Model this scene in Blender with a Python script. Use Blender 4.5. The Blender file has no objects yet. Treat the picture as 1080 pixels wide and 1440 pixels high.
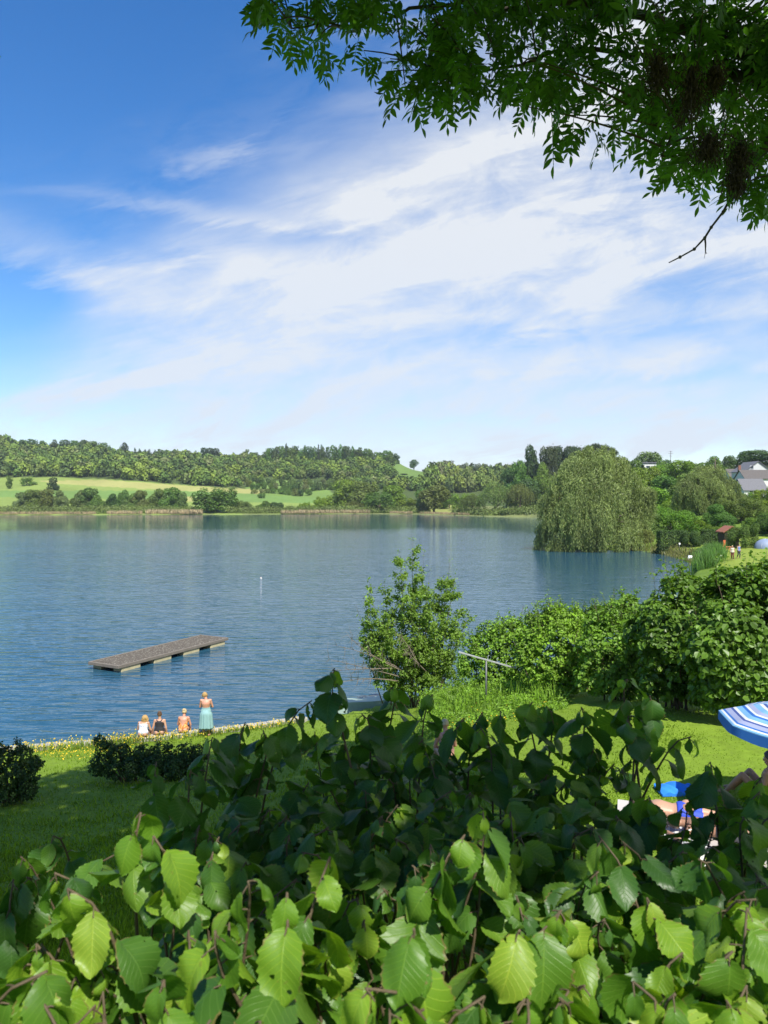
import bpy, math, random
import numpy as np
from mathutils import Vector, Matrix
R = math.radians
rnd = random.Random(7)
rng = np.random.default_rng(7)
scene = bpy.context.scene
COL = scene.collection

# ------------------------------------------------------------ camera, sky, sun, exposure
CAM_Z, FPX, PITCH = 9.2, 1050.0, math.atan(20/1050)
cam = bpy.data.cameras.new('camera'); camo = bpy.data.objects.new('camera', cam); COL.objects.link(camo)
camo.location = (0, 0, CAM_Z); camo.rotation_euler = (math.pi/2-PITCH, 0, 0)
cam.sensor_fit = 'VERTICAL'; cam.sensor_height = 36; cam.lens = FPX/1440*36
cam.clip_start = 0.05; cam.clip_end = 6000
cam.dof.use_dof = True; cam.dof.focus_distance = 28; cam.dof.aperture_fstop = 11
scene.camera = camo
scene.view_settings.view_transform = 'Standard'; scene.view_settings.look = 'None'
scene.view_settings.exposure = 0.62; scene.view_settings.gamma = 1
scene.render.resolution_x, scene.render.resolution_y = 768, 1024

SUN_EL, SUN_AZ = R(55), R(20)          # azimuth measured to the right of straight behind the camera
TO_SUN = np.array([math.cos(SUN_EL)*math.sin(SUN_AZ), -math.cos(SUN_EL)*math.cos(SUN_AZ), math.sin(SUN_EL)])
sl = bpy.data.lights.new('sun', 'SUN'); sl.energy = 5.0; sl.angle = R(0.53); sl.color = (1, .955, .87)
so = bpy.data.objects.new('sun', sl); COL.objects.link(so); so.location = (8, -20, 40)
so.rotation_euler = Vector((-TO_SUN).tolist()).to_track_quat('-Z', 'Y').to_euler()

def build_world():
    w = bpy.data.worlds.new('World'); scene.world = w; w.use_nodes = True
    nt = w.node_tree; nt.nodes.clear(); N = nt.nodes.new; Lk = nt.links.new
    def math_(op, a, b=None, c=None, clamp=False):
        n = N('ShaderNodeMath'); n.operation = op; n.use_clamp = clamp
        for i, v in enumerate((a, b, c)):
            if v is None: continue
            if isinstance(v, (int, float)): n.inputs[i].default_value = v
            else: Lk(v, n.inputs[i])
        return n.outputs[0]
    def sstep(x, lo, hi):
        n = N('ShaderNodeMapRange'); n.interpolation_type = 'SMOOTHSTEP'
        Lk(x, n.inputs[0]); n.inputs[1].default_value = lo; n.inputs[2].default_value = hi
        return n.outputs[0]
    tc = N('ShaderNodeTexCoord'); sep = N('ShaderNodeSeparateXYZ'); Lk(tc.outputs['Generated'], sep.inputs[0])
    x, y, z = sep.outputs
    ay = math_('ADD', math_('ABSOLUTE', y), 0.02)
    a = math_('DIVIDE', x, ay); b = math_('DIVIDE', z, ay)
    def noise(vec, scale, detail=6, rough=.6, dist=0.):
        n = N('ShaderNodeTexNoise'); n.inputs['Scale'].default_value = scale; n.inputs['Detail'].default_value = detail
        n.inputs['Roughness'].default_value = rough; n.inputs['Distortion'].default_value = dist
        Lk(vec, n.inputs['Vector']); return n.outputs['Fac']
    def comb(p, q, r=0.):
        c = N('ShaderNodeCombineXYZ')
        for i, v in enumerate((p, q, r)):
            if isinstance(v, (int, float)): c.inputs[i].default_value = v
            else: Lk(v, c.inputs[i])
        return c.outputs[0]
    # streak coordinates: stretched along the drift of the cirrus
    ca, sa = math.cos(R(14)), math.sin(R(14))
    p = math_('ADD', math_('MULTIPLY', a, ca), math_('MULTIPLY', b, sa))
    q = math_('SUBTRACT', math_('MULTIPLY', b, ca), math_('MULTIPLY', a, sa))
    n_big = noise(comb(math_('MULTIPLY', p, 1.3), math_('MULTIPLY', q, 3.2), 3.7), 1.7, 5, .55, .5)
    n_str = noise(comb(math_('MULTIPLY', p, 1.8), math_('MULTIPLY', q, 9.), 1.3), 1.7, 9, .62, .45)
    n_fin = noise(comb(math_('MULTIPLY', p, 2.6), math_('MULTIPLY', q, 5.), 7.1), 4.2, 10, .66, .5)
    s = math_('SUBTRACT', b, math_('MULTIPLY_ADD', a, .72, .50))
    s = math_('ADD', s, math_('MULTIPLY', math_('SUBTRACT', n_big, .5), .34))
    s = math_('ADD', s, math_('MULTIPLY', math_('SUBTRACT', n_fin, .5), .20))
    body = sstep(s, .085, -.15)
    wisp = math_('MULTIPLY', sstep(n_str, .50, .72), sstep(s, .30, .0))
    body = math_('MULTIPLY', body, math_('MULTIPLY_ADD', sstep(math_('ADD', a, math_('MULTIPLY', math_('SUBTRACT', n_str, .5), .35)), -.56, -.16), .55, .45))
    w2 = math_('MULTIPLY', sstep(n_fin, .36, .62), math_('MULTIPLY', sstep(s, .32, .02), sstep(b, .12, .2)))
    dens = math_('ADD', body, math_('MULTIPLY', wisp, .46)); dens = math_('ADD', dens, math_('MULTIPLY', w2, .13))
    def gap(ga, gb, ra, rb, amt, tilt=0.):
        da = math_('SUBTRACT', a, ga); db = math_('SUBTRACT', math_('SUBTRACT', b, gb), math_('MULTIPLY', da, tilt))
        da = math_('ADD', da, math_('MULTIPLY', math_('SUBTRACT', n_big, .5), .25))
        db = math_('ADD', db, math_('MULTIPLY', math_('SUBTRACT', n_str, .5), .11))
        e = math_('ADD', math_('POWER', math_('DIVIDE', da, ra), 2), math_('POWER', math_('DIVIDE', db, rb), 2))
        return math_('MULTIPLY', math_('EXPONENT', math_('MULTIPLY', e, -1)), amt)
    for g in ((.37, .385, .15, .038, .66, .1), (.40, .275, .14, .036, .72, .05), (.15, .20, .16, .018, .5, .05), (.42, .215, .17, .02, .5, 0),
              (-.10, .335, .09, .016, .42, .15), (-.27, .30, .06, .022, .35, .2), (.45, .052, .30, .016, .6, 0), (-.50, .27, .10, .04, .35, .1), (.40, .15, .16, .009, .4, 0), (.12, .095, .13, .008, .25, 0)):
        dens = math_('SUBTRACT', dens, gap(*g))
    for g in ((-.27, .372, .17, .011, .36, -.10), (-.46, .315, .12, .034, .40, -.35), (-.22, .315, .10, .026, .35, -.1), (-.08, .40, .10, .03, .3, .2)):
        dens = math_('ADD', dens, gap(*g))
    dens = math_('MULTIPLY', dens, math_('MULTIPLY_ADD', n_fin, 1.15, .30))
    dens = math_('MULTIPLY', dens, math_('MULTIPLY_ADD', sstep(n_str, .33, .62), .40, .70))
    dens = math_('ADD', dens, math_('MULTIPLY', sstep(b, .12, .0), .10))
    dens = math_('MULTIPLY', math_('MINIMUM', math_('MAXIMUM', dens, 0.), 1.), .93)
    sky = N('ShaderNodeTexSky'); sky.sky_type = 'NISHITA'; sky.sun_disc = False
    sky.sun_elevation = SUN_EL; sky.sun_rotation = math.pi-SUN_AZ; sky.altitude = 400; sky.ozone_density = 2.2; sky.dust_density = .4
    hs = N('ShaderNodeHueSaturation'); Lk(sky.outputs[0], hs.inputs['Color']); hs.inputs['Saturation'].default_value = 1.36
    hs.inputs['Hue'].default_value = .506
    bg = N('ShaderNodeBackground'); Lk(hs.outputs[0], bg.inputs[0]); bg.inputs[1].default_value = .125
    bc = N('ShaderNodeBackground'); bc.inputs[1].default_value = .60
    cr = N('ShaderNodeMix'); cr.data_type = 'RGBA'; Lk(sstep(b, .0, .45), cr.inputs[0])
    cr.inputs[6].default_value = (.84, .92, 1.04, 1); cr.inputs[7].default_value = (.94, .97, 1.0, 1); Lk(cr.outputs[2], bc.inputs[0])
    mx = N('ShaderNodeMixShader'); Lk(dens, mx.inputs[0]); Lk(bg.outputs[0], mx.inputs[1]); Lk(bc.outputs[0], mx.inputs[2])
    out = N('ShaderNodeOutputWorld'); Lk(mx.outputs[0], out.inputs[0])
build_world()

# ------------------------------------------------------------ pixel <-> world (photo pixels, 1080 x 1440)
CP, SP = math.cos(PITCH), math.sin(PITCH)
def ray(px, py):
    u, v = (px-540)/FPX, (720-py)/FPX
    return np.array([u, CP+v*SP, -SP+v*CP])
def at_y(px, py, Y):
    d = ray(px, py); return np.array([0, 0, CAM_Z])+d*(Y/d[1])
def at_z(px, py, z):
    d = ray(px, py); return np.array([0, 0, CAM_Z])+d*((z-CAM_Z)/d[2])
def to_px(P):
    P = np.asarray(P, float); x = P[..., 0]; y = P[..., 1]; z = P[..., 2]-CAM_Z
    dep = y*CP-z*SP; up = y*SP+z*CP
    dep = np.where(dep > .02, dep, .02)
    return 540+FPX*x/dep, 720-FPX*up/dep

# ------------------------------------------------------------ helpers
def tag(o, label=None, cat=None, group=None, kind=None):
    if label: o['label'] = label
    if cat: o['category'] = cat
    if group: o['group'] = group
    if kind: o['kind'] = kind
    return o
def empty(name, loc=(0, 0, 0), rz=0., label=None, cat=None, group=None):
    o = bpy.data.objects.new(name, None); COL.objects.link(o)
    o.location = [float(v) for v in loc]; o.rotation_euler = (0, 0, rz); o.empty_display_size = .1
    return tag(o, label, cat, group)
def link(name, me, parent=None, loc=(0, 0, 0)):
    o = bpy.data.objects.new(name, me); COL.objects.link(o); o.parent = parent; o.location = [float(v) for v in loc]
    return o
def copy_tree(o, parent=None):
    c = o.copy(); COL.objects.link(c); c.parent = parent
    for ch in list(o.children): copy_tree(ch, c)
    return c

class MB:
    """numpy mesh collector; every block of faces has one corner count"""
    def __init__(s): s.v = []; s.n = 0; s.f = []; s.m = []; s.uv = []; s.sm = []
    def add(s, V, F, mi=0, uv=None, smooth=True):
        V = np.asarray(V, float).reshape(-1, 3); F = np.asarray(F, int)
        s.f.append(F+s.n); s.v.append(V); s.n += len(V); s.m.append(np.full(len(F), mi)); s.sm.append(np.full(len(F), smooth))
        s.uv.append(uv if uv is not None else np.zeros((len(V), 2)))
        return s
    def mesh(s, name, mats):
        me = bpy.data.meshes.new(name); V = np.concatenate(s.v); me.vertices.add(len(V)); me.vertices.foreach_set('co', V.ravel())
        loops = np.concatenate([f.ravel() for f in s.f]); cnt = np.concatenate([np.full(len(f), f.shape[1]) for f in s.f])
        me.loops.add(len(loops)); me.loops.foreach_set('vertex_index', loops.astype(np.int32))
        me.polygons.add(len(cnt)); me.polygons.foreach_set('loop_start', (np.cumsum(cnt)-cnt).astype(np.int32))
        me.polygons.foreach_set('material_index', np.concatenate(s.m).astype(np.int32))
        me.polygons.foreach_set('use_smooth', np.concatenate(s.sm).astype(bool))
        uv = me.uv_layers.new(name='UVMap'); uv.data.foreach_set('uv', np.concatenate(s.uv)[loops].ravel().astype(np.float32))
        for m in (mats if isinstance(mats, (list, tuple)) else [mats]): me.materials.append(m)
        me.update(calc_edges=True); me.validate(); return me
    def build(s, name, mats, parent=None, loc=(0, 0, 0)):
        return link(name, s.mesh(name, mats), parent, loc)
    def box(s, c, d, rot=None, mi=0, bev=0.):
        c = np.array(c, float); h = np.array(d, float)/2
        if bev <= 0:
            V = np.array([[x, y, z] for x in (-1, 1) for y in (-1, 1) for z in (-1, 1)], float)*h
            F = [[0, 1, 3, 2], [4, 6, 7, 5], [0, 4, 5, 1], [2, 3, 7, 6], [0, 2, 6, 4], [1, 5, 7, 3]]
            if rot is not None: V = V@np.array(rot).T
            return s.add(V+c, F, mi, smooth=False)
        b = min(bev, *(h*.9)); V = []; idx = {}
        for sx in (-1, 1):
            for sy in (-1, 1):
                for sz in (-1, 1):
                    for ax in range(3):
                        q = np.array([sx, sy, sz])*(h-b); q[ax] = (sx, sy, sz)[ax]*h[ax]
                        idx[(sx, sy, sz, ax)] = len(V); V.append(q)
        Q = []; T = []
        for ax in range(3):
            o = [i for i in range(3) if i != ax]
            for sg in (-1, 1):
                q = []
                for (p, r) in ((-1, -1), (1, -1), (1, 1), (-1, 1)):
                    k = [0, 0, 0]; k[ax] = sg; k[o[0]] = p; k[o[1]] = r; q.append(idx[(*k, ax)])
                Q.append(q if (sg > 0) != (ax == 1) else q[::-1])
        for ax in range(3):
            o = [i for i in range(3) if i != ax]
            for p in (-1, 1):
                for r in (-1, 1):
                    k0 = [0, 0, 0]; k0[o[0]] = p; k0[o[1]] = r; k1 = list(k0); k0[ax] = -1; k1[ax] = 1
                    Q.append([idx[(*k0, o[0])], idx[(*k1, o[0])], idx[(*k1, o[1])], idx[(*k0, o[1])]])
        for sx in (-1, 1):
            for sy in (-1, 1):
                for sz in (-1, 1): T.append([idx[(sx, sy, sz, a)] for a in range(3)])
        V = np.array(V)
        if rot is not None: V = V@np.array(rot).T
        n0 = s.n; s.add(V+c, Q, mi, smooth=False)
        s.f.append(np.array(T)+n0); s.m.append(np.full(len(T), mi)); s.sm.append(np.full(len(T), False))
        return s
    def tube(s, pts, rad, n=6, mi=0, cap=True):
        P = np.asarray(pts, float); k = len(P); rad = np.broadcast_to(np.asarray(rad, float), (k,))
        T = np.gradient(P, axis=0); T /= np.linalg.norm(T, axis=1)[:, None]+1e-9
        ref = np.array([0, 0, 1.]) if abs(T[0][2]) < .9 else np.array([1., 0, 0])
        A = np.zeros_like(P); a = np.cross(T[0], ref); a /= np.linalg.norm(a)
        for i in range(k):
            a = a-T[i]*a.dot(T[i]); a /= np.linalg.norm(a)+1e-9; A[i] = a
        B = np.cross(T, A); th = np.arange(n)*2*math.pi/n
        V = P[:, None]+rad[:, None, None]*(np.cos(th)[None, :, None]*A[:, None]+np.sin(th)[None, :, None]*B[:, None])
        F = [[i*n+j, i*n+(j+1) % n, (i+1)*n+(j+1) % n, (i+1)*n+j] for i in range(k-1) for j in range(n)]
        uv = np.stack([np.tile(np.arange(n)/n, k), np.repeat(np.arange(k)/max(1, k-1), n)], 1)
        n0 = s.n; s.add(V.reshape(-1, 3), F, mi, uv)
        if cap and n > 2:
            s.f.append(np.array([[n0+j for j in range(n)][::-1], [n0+(k-1)*n+j for j in range(n)]])); s.m.append(np.full(2, mi)); s.sm.append(np.full(2, False))
        return s
    def ball(s, c, r, nu=12, nv=8, mi=0, rot=None):
        r = np.broadcast_to(np.asarray(r, float), (3,)); V = []
        for i in range(nv+1):
            t = math.pi*i/nv
            for j in range(nu):
                p = 2*math.pi*j/nu; V.append([math.sin(t)*math.cos(p), math.sin(t)*math.sin(p), math.cos(t)])
        V = np.array(V)*r
        if rot is not None: V = V@np.array(rot).T
        F = [[i*nu+j, (i+1)*nu+j, (i+1)*nu+(j+1) % nu, i*nu+(j+1) % nu] for i in range(nv) for j in range(nu)]
        return s.add(V+np.array(c, float), F, mi)
    def loft(s, rings, mi=0, close=True, cap=False, smooth=True, uv=None):
        Rg = np.asarray(rings, float); k, n = Rg.shape[:2]; nn = n if close else n-1
        F = [[i*n+j, i*n+(j+1) % n, (i+1)*n+(j+1) % n, (i+1)*n+j] for i in range(k-1) for j in range(nn)]
        n0 = s.n; s.add(Rg.reshape(-1, 3), F, mi, uv, smooth)
        if cap:
            s.f.append(np.array([[n0+j for j in range(n)][::-1], [n0+(k-1)*n+j for j in range(n)]])); s.m.append(np.full(2, mi)); s.sm.append(np.full(2, smooth))
        return s

def rotz(a): c, s_ = math.cos(a), math.sin(a); return np.array([[c, -s_, 0], [s_, c, 0], [0, 0, 1.]])
def unit(v): v = np.asarray(v, float); return v/(np.linalg.norm(v, axis=-1, keepdims=True)+1e-9)
def bez(a, b, c, n): t = np.linspace(0, 1, n)[:, None]; return (1-t)**2*np.array(a)+2*t*(1-t)*np.array(b)+t*t*np.array(c)

# ------------------------------------------------------------ materials
def mat(name):
    m = bpy.data.materials.new(name); m.use_nodes = True; nt = m.node_tree; nt.nodes.clear()
    out = nt.nodes.new('ShaderNodeOutputMaterial'); b = nt.nodes.new('ShaderNodeBsdfPrincipled'); nt.links.new(b.outputs[0], out.inputs[0])
    return m, nt, b, out
def nmath(nt, op, a, b=None, c=None):
    n = nt.nodes.new('ShaderNodeMath'); n.operation = op
    for i, v in enumerate((a, b, c)):
        if v is None: continue
        if isinstance(v, (int, float)): n.inputs[i].default_value = v
        else: nt.links.new(v, n.inputs[i])
    return n.outputs[0]
def nmix(nt, f, a, b, mode='MIX'):
    n = nt.nodes.new('ShaderNodeMix'); n.data_type = 'RGBA'; n.blend_type = mode
    for i, v in ((0, f), (6, a), (7, b)):
        if isinstance(v, (int, float)): n.inputs[i].default_value = v
        elif isinstance(v, (tuple, list)): n.inputs[i].default_value = (*v[:3], 1)
        else: nt.links.new(v, n.inputs[i])
    return n.outputs[2]
def nnoise(nt, scale, detail=4, coord='Object', rough=.55, stretch=None):
    tc = nt.nodes.new('ShaderNodeTexCoord'); n = nt.nodes.new('ShaderNodeTexNoise')
    n.inputs['Scale'].default_value = scale; n.inputs['Detail'].default_value = detail; n.inputs['Roughness'].default_value = rough
    src = tc.outputs[coord]
    if stretch:
        mp = nt.nodes.new('ShaderNodeMapping'); mp.inputs['Scale'].default_value = stretch; nt.links.new(src, mp.inputs[0]); src = mp.outputs[0]
    nt.links.new(src, n.inputs['Vector']); return n.outputs['Fac']
def nramp(nt, f, stops):
    n = nt.nodes.new('ShaderNodeValToRGB'); nt.links.new(f, n.inputs[0]); e = n.color_ramp.elements
    while len(e) < len(stops): e.new(.5)
    for k, (p, c) in enumerate(stops): e[k].position = p; e[k].color = (*c[:3], 1)
    return n.outputs[0]
def nbump(nt, bsdf, h, strength=.5, dist=.02):
    n = nt.nodes.new('ShaderNodeBump'); n.inputs['Strength'].default_value = strength; n.inputs['Distance'].default_value = dist
    nt.links.new(h, n.inputs['Height']); nt.links.new(n.outputs[0], bsdf.inputs['Normal']); return n.outputs[0]
def simple(name, col, rough=.6, var=.25, scale=6, bump=0., metal=0., detail=5, spec=None):
    m, nt, b, o = mat(name); f = nnoise(nt, scale, detail)
    c = nmix(nt, f, tuple(v*(1-var) for v in col), tuple(min(1, v*(1+var)) for v in col)); nt.links.new(c, b.inputs['Base Color'])
    b.inputs['Roughness'].default_value = rough; b.inputs['Metallic'].default_value = metal
    if spec is not None: b.inputs['Specular IOR Level'].default_value = spec
    if bump: nbump(nt, b, f, bump, .02)
    return m
def foliage(name, col=None, trans=.35, warm=(1.22, 1.25, .8), dark=.62, light=1.35, rough=.5, clump=.5, tcol=(1.25, 1.25, .55), spec=.35):
    """leaf material; col None takes the object's own colour"""
    m, nt, b, out = mat(name); L = nt.links.new
    if col is None:
        oi = nt.nodes.new('ShaderNodeObjectInfo'); base = oi.outputs['Color']
    else:
        rg = nt.nodes.new('ShaderNodeRGB'); rg.outputs[0].default_value = (*col, 1); base = rg.outputs[0]
    ge = nt.nodes.new('ShaderNodeNewGeometry')
    v = nmath(nt, 'MULTIPLY_ADD', ge.outputs['Random Per Island'], light-dark, dark)
    cl = nnoise(nt, clump, 3, 'Object'); v = nmath(nt, 'MULTIPLY', v, nmath(nt, 'MULTIPLY_ADD', cl, .9, .55))
    c1 = nmix(nt, 1., base, warm, 'MULTIPLY')
    c = nmix(nt, nmath(nt, 'MULTIPLY', ge.outputs['Random Per Island'], nmath(nt, 'MULTIPLY', cl, .9)), base, c1)
    vm = nt.nodes.new('ShaderNodeVectorMath'); vm.operation = 'SCALE'; L(c, vm.inputs[0]); L(v, vm.inputs['Scale'])
    L(vm.outputs[0], b.inputs['Base Color']); b.inputs['Roughness'].default_value = rough; b.inputs['Specular IOR Level'].default_value = spec
    tr = nt.nodes.new('ShaderNodeBsdfTranslucent'); L(nmix(nt, 1., vm.outputs[0], tcol, 'MULTIPLY'), tr.inputs[0])
    mx = nt.nodes.new('ShaderNodeMixShader'); mx.inputs[0].default_value = trans
    L(b.outputs[0], mx.inputs[1]); L(tr.outputs[0], mx.inputs[2]); L(mx.outputs[0], out.inputs[0])
    return m
M_FOL = foliage('tree_leaves')
M_BARK = simple('bark', (.085, .065, .048), .9, .45, 9, .8)
M_BARK_PALE = simple('pale_dead_wood', (.30, .26, .20), .85, .3, 9, .4)
# ------------------------------------------------------------ the lake and the land
def Wz(px, py, z=0.): p = at_z(px, py, z); return (p[0], p[1])
def Wy(px, Y): return ((px-540)/FPX*Y, Y)
LAKE = [(-300, 15), (-120, 18), (-60, 20), (-30, 23.5), Wy(0, 25.9), Wy(170, 26.9), Wy(300, 28), Wy(420, 29.4), Wy(500, 31), Wy(560, 32.6), Wy(600, 34),
        Wy(700, 37), Wy(800, 42), Wy(900, 50), Wy(945, 60), Wy(962, 74), Wy(975, 88), Wy(982, 98), Wy(979, 105), Wy(962, 112), Wy(940, 120), Wy(915, 128), (40, 131.5), (32, 131), (29, 135), (31, 143),
        (40, 160), (58, 220), (74, 290), Wy(745, 352), Wy(690, 366), Wy(640, 392), Wy(590, 418), Wy(500, 428), Wy(400, 420), Wy(300, 412), Wy(200, 408), Wy(100, 402), Wy(0, 398), Wy(-150, 385), (-320, 330), (-360, 120)]
LAKE = np.array(LAKE, float)
def lake_sd(X, Y):
    """signed distance to the shore, positive on land"""
    P = np.stack([X, Y], -1); n = len(LAKE); best = np.full(X.shape, 1e9); ins = np.zeros(X.shape, bool)
    for i in range(n):
        a = LAKE[i]; b = LAKE[(i+1) % n]; e = b-a; w = P-a
        t = np.clip((w@e)/(e@e), 0, 1); d = np.linalg.norm(w-t[..., None]*e, axis=-1); best = np.minimum(best, d)
        c = ((a[1] <= Y) & (b[1] > Y)) | ((b[1] <= Y) & (a[1] > Y))
        xs = a[0]+(Y-a[1])/(b[1]-a[1]+1e-12)*(b[0]-a[0]); ins ^= c & (X < xs)
    return np.where(ins, -best, best)
CTRL = [(0, -10, 7.8), (-10, -5, 7.6), (10, -5, 7.9), (0, -40, 8.4), (-40, 0, 6), (40, 0, 7.5), (-300, -60, 6), (300, -60, 14), (0, -400, 14), (0, .3, 7.6), (-3, 1, 7.4), (3, 1, 7.6), (0, 3, 6.6), (-3, 4, 5.9), (3, 4, 6.2),
        (-4, 8, 4.3), (0, 8, 4.6), (4, 8, 4.6), (-6, 14, 2.5), (-2, 14, 3.1), (-8, 20, 1.5), (-4, 20, 1.7), (-10, 23, .9), (-5, 23.5, 1.05), (-12, 25, .62), (-8.5, 25.8, .62), (-5.5, 27, .62), (-2.5, 28.2, .7),
        (-25, 18, 1.4), (-45, 14, 2.), (-20, 8, 4), (4, 11, 4.3), (8, 11, 4.3), (5, 14, 4.3), (9, 14, 4.3), (12, 12, 4.4), (6, 17, 4.3), (10, 17, 4.4), (2, 16, 3.6), (3, 21, 3.1), (1, 24, 1.9), (3, 25, 2.6), (.5, 29, .8), (3, 31, .9), (6, 24, 3.), (10, 24, 3.2),
        (8, 32, 1.2), (15, 30, 2.5), (20, 40, 1.5), (30, 55, 1.4), (40, 75, 1.3), (20, 20, 4.6), (40, 40, 3.5), (60, 70, 3), (41.5, 88, 1.95), (47, 90, 2.1), (55, 108, 2.), (48, 100, 2.), (50, 106, 1.9), (60, 100, 2.2), (50, 112, 1.6), (48, 124, 1.2), (56, 122, 1.7), (64, 122, 2.2), (60, 140, 3),
        (45, 145, 1.2), (75, 150, 5), (70, 170, 5), (60, 190, 3), (90, 180, 8.5), (114, 225, 10.5), (130, 235, 11), (95, 260, 12), (85, 310, 12), (150, 300, 16)]
for px, prof in {-500: [(405, 722), (480, 706), (560, 690), (640, 674), (900, 624), (1100, 640)], -200: [(405, 722), (480, 705), (560, 689), (640, 673), (900, 624), (1100, 640)], 0: [(404, 722.5), (480, 705), (560, 688), (640, 672), (770, 650), (900, 625), (1100, 640)],
        120: [(410, 722.5), (480, 706), (560, 690), (640, 674), (770, 652), (900, 632), (1100, 650)], 250: [(416, 722.3), (480, 709), (560, 695), (640, 683), (770, 660), (900, 641), (1100, 660)],
        345: [(420, 722), (500, 710), (590, 696), (650, 686), (770, 662), (900, 643), (1100, 665)], 420: [(426, 722), (500, 713), (600, 698), (660, 688), (760, 662), (850, 641), (1000, 660)],
        500: [(434, 721.5), (560, 706), (650, 690), (760, 662), (830, 643), (1000, 665)], 560: [(430, 721.5), (540, 709), (650, 690), (760, 662), (820, 650), (1000, 670)], 610: [(420, 722), (520, 712), (650, 690), (780, 664), (900, 668), (1000, 678)],
        700: [(372, 724), (500, 711), (650, 690), (780, 672), (1000, 682)], 760: [(365, 722), (395, 707), (440, 692), (560, 678), (700, 674), (1000, 685)], 850: [(240, 724), (340, 700), (420, 682), (460, 678), (600, 668), (1000, 680)], 920: [(200, 722), (300, 692), (420, 668), (560, 664), (1000, 680)],
        1060: [(320, 668), (450, 655), (600, 652), (1000, 670)], 1250: [(230, 690), (320, 665), (450, 650), (600, 645), (1000, 660)], 1600: [(230, 680), (400, 650), (900, 640)]}.items():
    for Y, py in prof: CTRL.append(tuple(at_y(px, py, Y)))
CTRL = np.array(CTRL, float)
def warp(X, Y):
    r = np.hypot(X, Y)+1e-6; k = np.log1p(r/2.5)/r; return np.stack([X*k, Y*k], -1)
_cw = warp(CTRL[:, 0], CTRL[:, 1])
_A = np.linalg.norm(_cw[:, None]-_cw[None], axis=-1)+np.eye(len(_cw))*-1e-3
_n = len(_cw); _K = np.zeros((_n+1, _n+1)); _K[:_n, :_n] = _A; _K[:_n, _n] = 1; _K[_n, :_n] = 1
_w = np.linalg.solve(_K, np.append(CTRL[:, 2], 0))
def height(X, Y):
    X = np.asarray(X, float); Y = np.asarray(Y, float); sh = X.shape; X = X.ravel(); Y = Y.ravel(); z = np.zeros(len(X))
    for i in range(0, len(X), 20000):
        q = warp(X[i:i+20000], Y[i:i+20000]); z[i:i+20000] = np.linalg.norm(q[:, None]-_cw[None], axis=-1)@_w[:-1]+_w[-1]
    sd = lake_sd(X, Y)
    land = np.minimum(np.maximum(z, .42), .12+np.maximum(sd, 0)*1.1)
    return np.where(sd > 0, land, np.maximum(-2.5, .1+sd*.45)).reshape(sh)
def h1(x, y): return float(height(np.array([x]), np.array([y]))[0])

def in_poly(px, py, poly):
    poly = np.asarray(poly, float); r = np.zeros(np.shape(px), bool); n = len(poly)
    for i in range(n):
        a = poly[i]; b = poly[(i+1) % n]
        c = ((a[1] <= py) & (b[1] > py)) | ((b[1] <= py) & (a[1] > py))
        r ^= c & (px < a[0]+(py-a[1])/(b[1]-a[1]+1e-12)*(b[0]-a[0]))
    return r
# far meadows and fields, outlined where they show on the hillside
FIELD_GREEN = [(-400, 672), (0, 672), (60, 671), (150, 674), (260, 682), (380, 690), (460, 694), (470, 722), (-400, 726)]
FIELD_STRAW = [(48, 676), (150, 675), (260, 683), (372, 689), (372, 695), (250, 690), (140, 684), (88, 681)]
FIELD_STRAW2 = [(255, 698), (290, 700), (288, 706), (250, 705)]
MEADOWS = [[(100, 626), (160, 628), (240, 637), (300, 640), (330, 643), (250, 648), (150, 636), (100, 634)], [(548, 655), (568, 650), (590, 652), (608, 662), (604, 682), (570, 680), (552, 672)],
           [(355, 675), (460, 678), (470, 700), (380, 697), (345, 688)], [(380, 650), (420, 647), (440, 650), (400, 653)], [(600, 706), (660, 706), (660, 722), (600, 722)], [(690, 683), (760, 677), (800, 680), (800, 700), (690, 700)]]
def ground_colour(X, Y, Z):
    px, py = to_px(np.stack([X, Y, Z], -1)); n = len(X); c = np.tile([.050, .085, .022], (n, 1))
    far = Y > 330
    c[~far] = (.105, .185, .020)
    near = (Y < 60) & (X > -60); c[near] = (.150, .245, .018)
    bank = far & (py > 712); c[bank] = (.17, .20, .07)
    f = far & in_poly(px, py, FIELD_GREEN); c[f] = (.20, .275, .060)
    # mown bands of slightly different green
    f2 = f & (py > 690) & (py < 699+.02*px); c[f2] = (.135, .24, .055)
    for k, md in enumerate(MEADOWS): c[far & in_poly(px, py, md)] = [(.115, .20, .045), (.115, .20, .045), (.14, .235, .05), (.12, .2, .05), (.25, .28, .07), (.24, .28, .06)][k]
    for q in (FIELD_STRAW, FIELD_STRAW2): c[far & in_poly(px, py, q)] = (.33, .33, .11)
    c[(Y > 76) & (Y < 128) & (X > 38)] = (.20, .27, .035)
    return c
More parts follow.
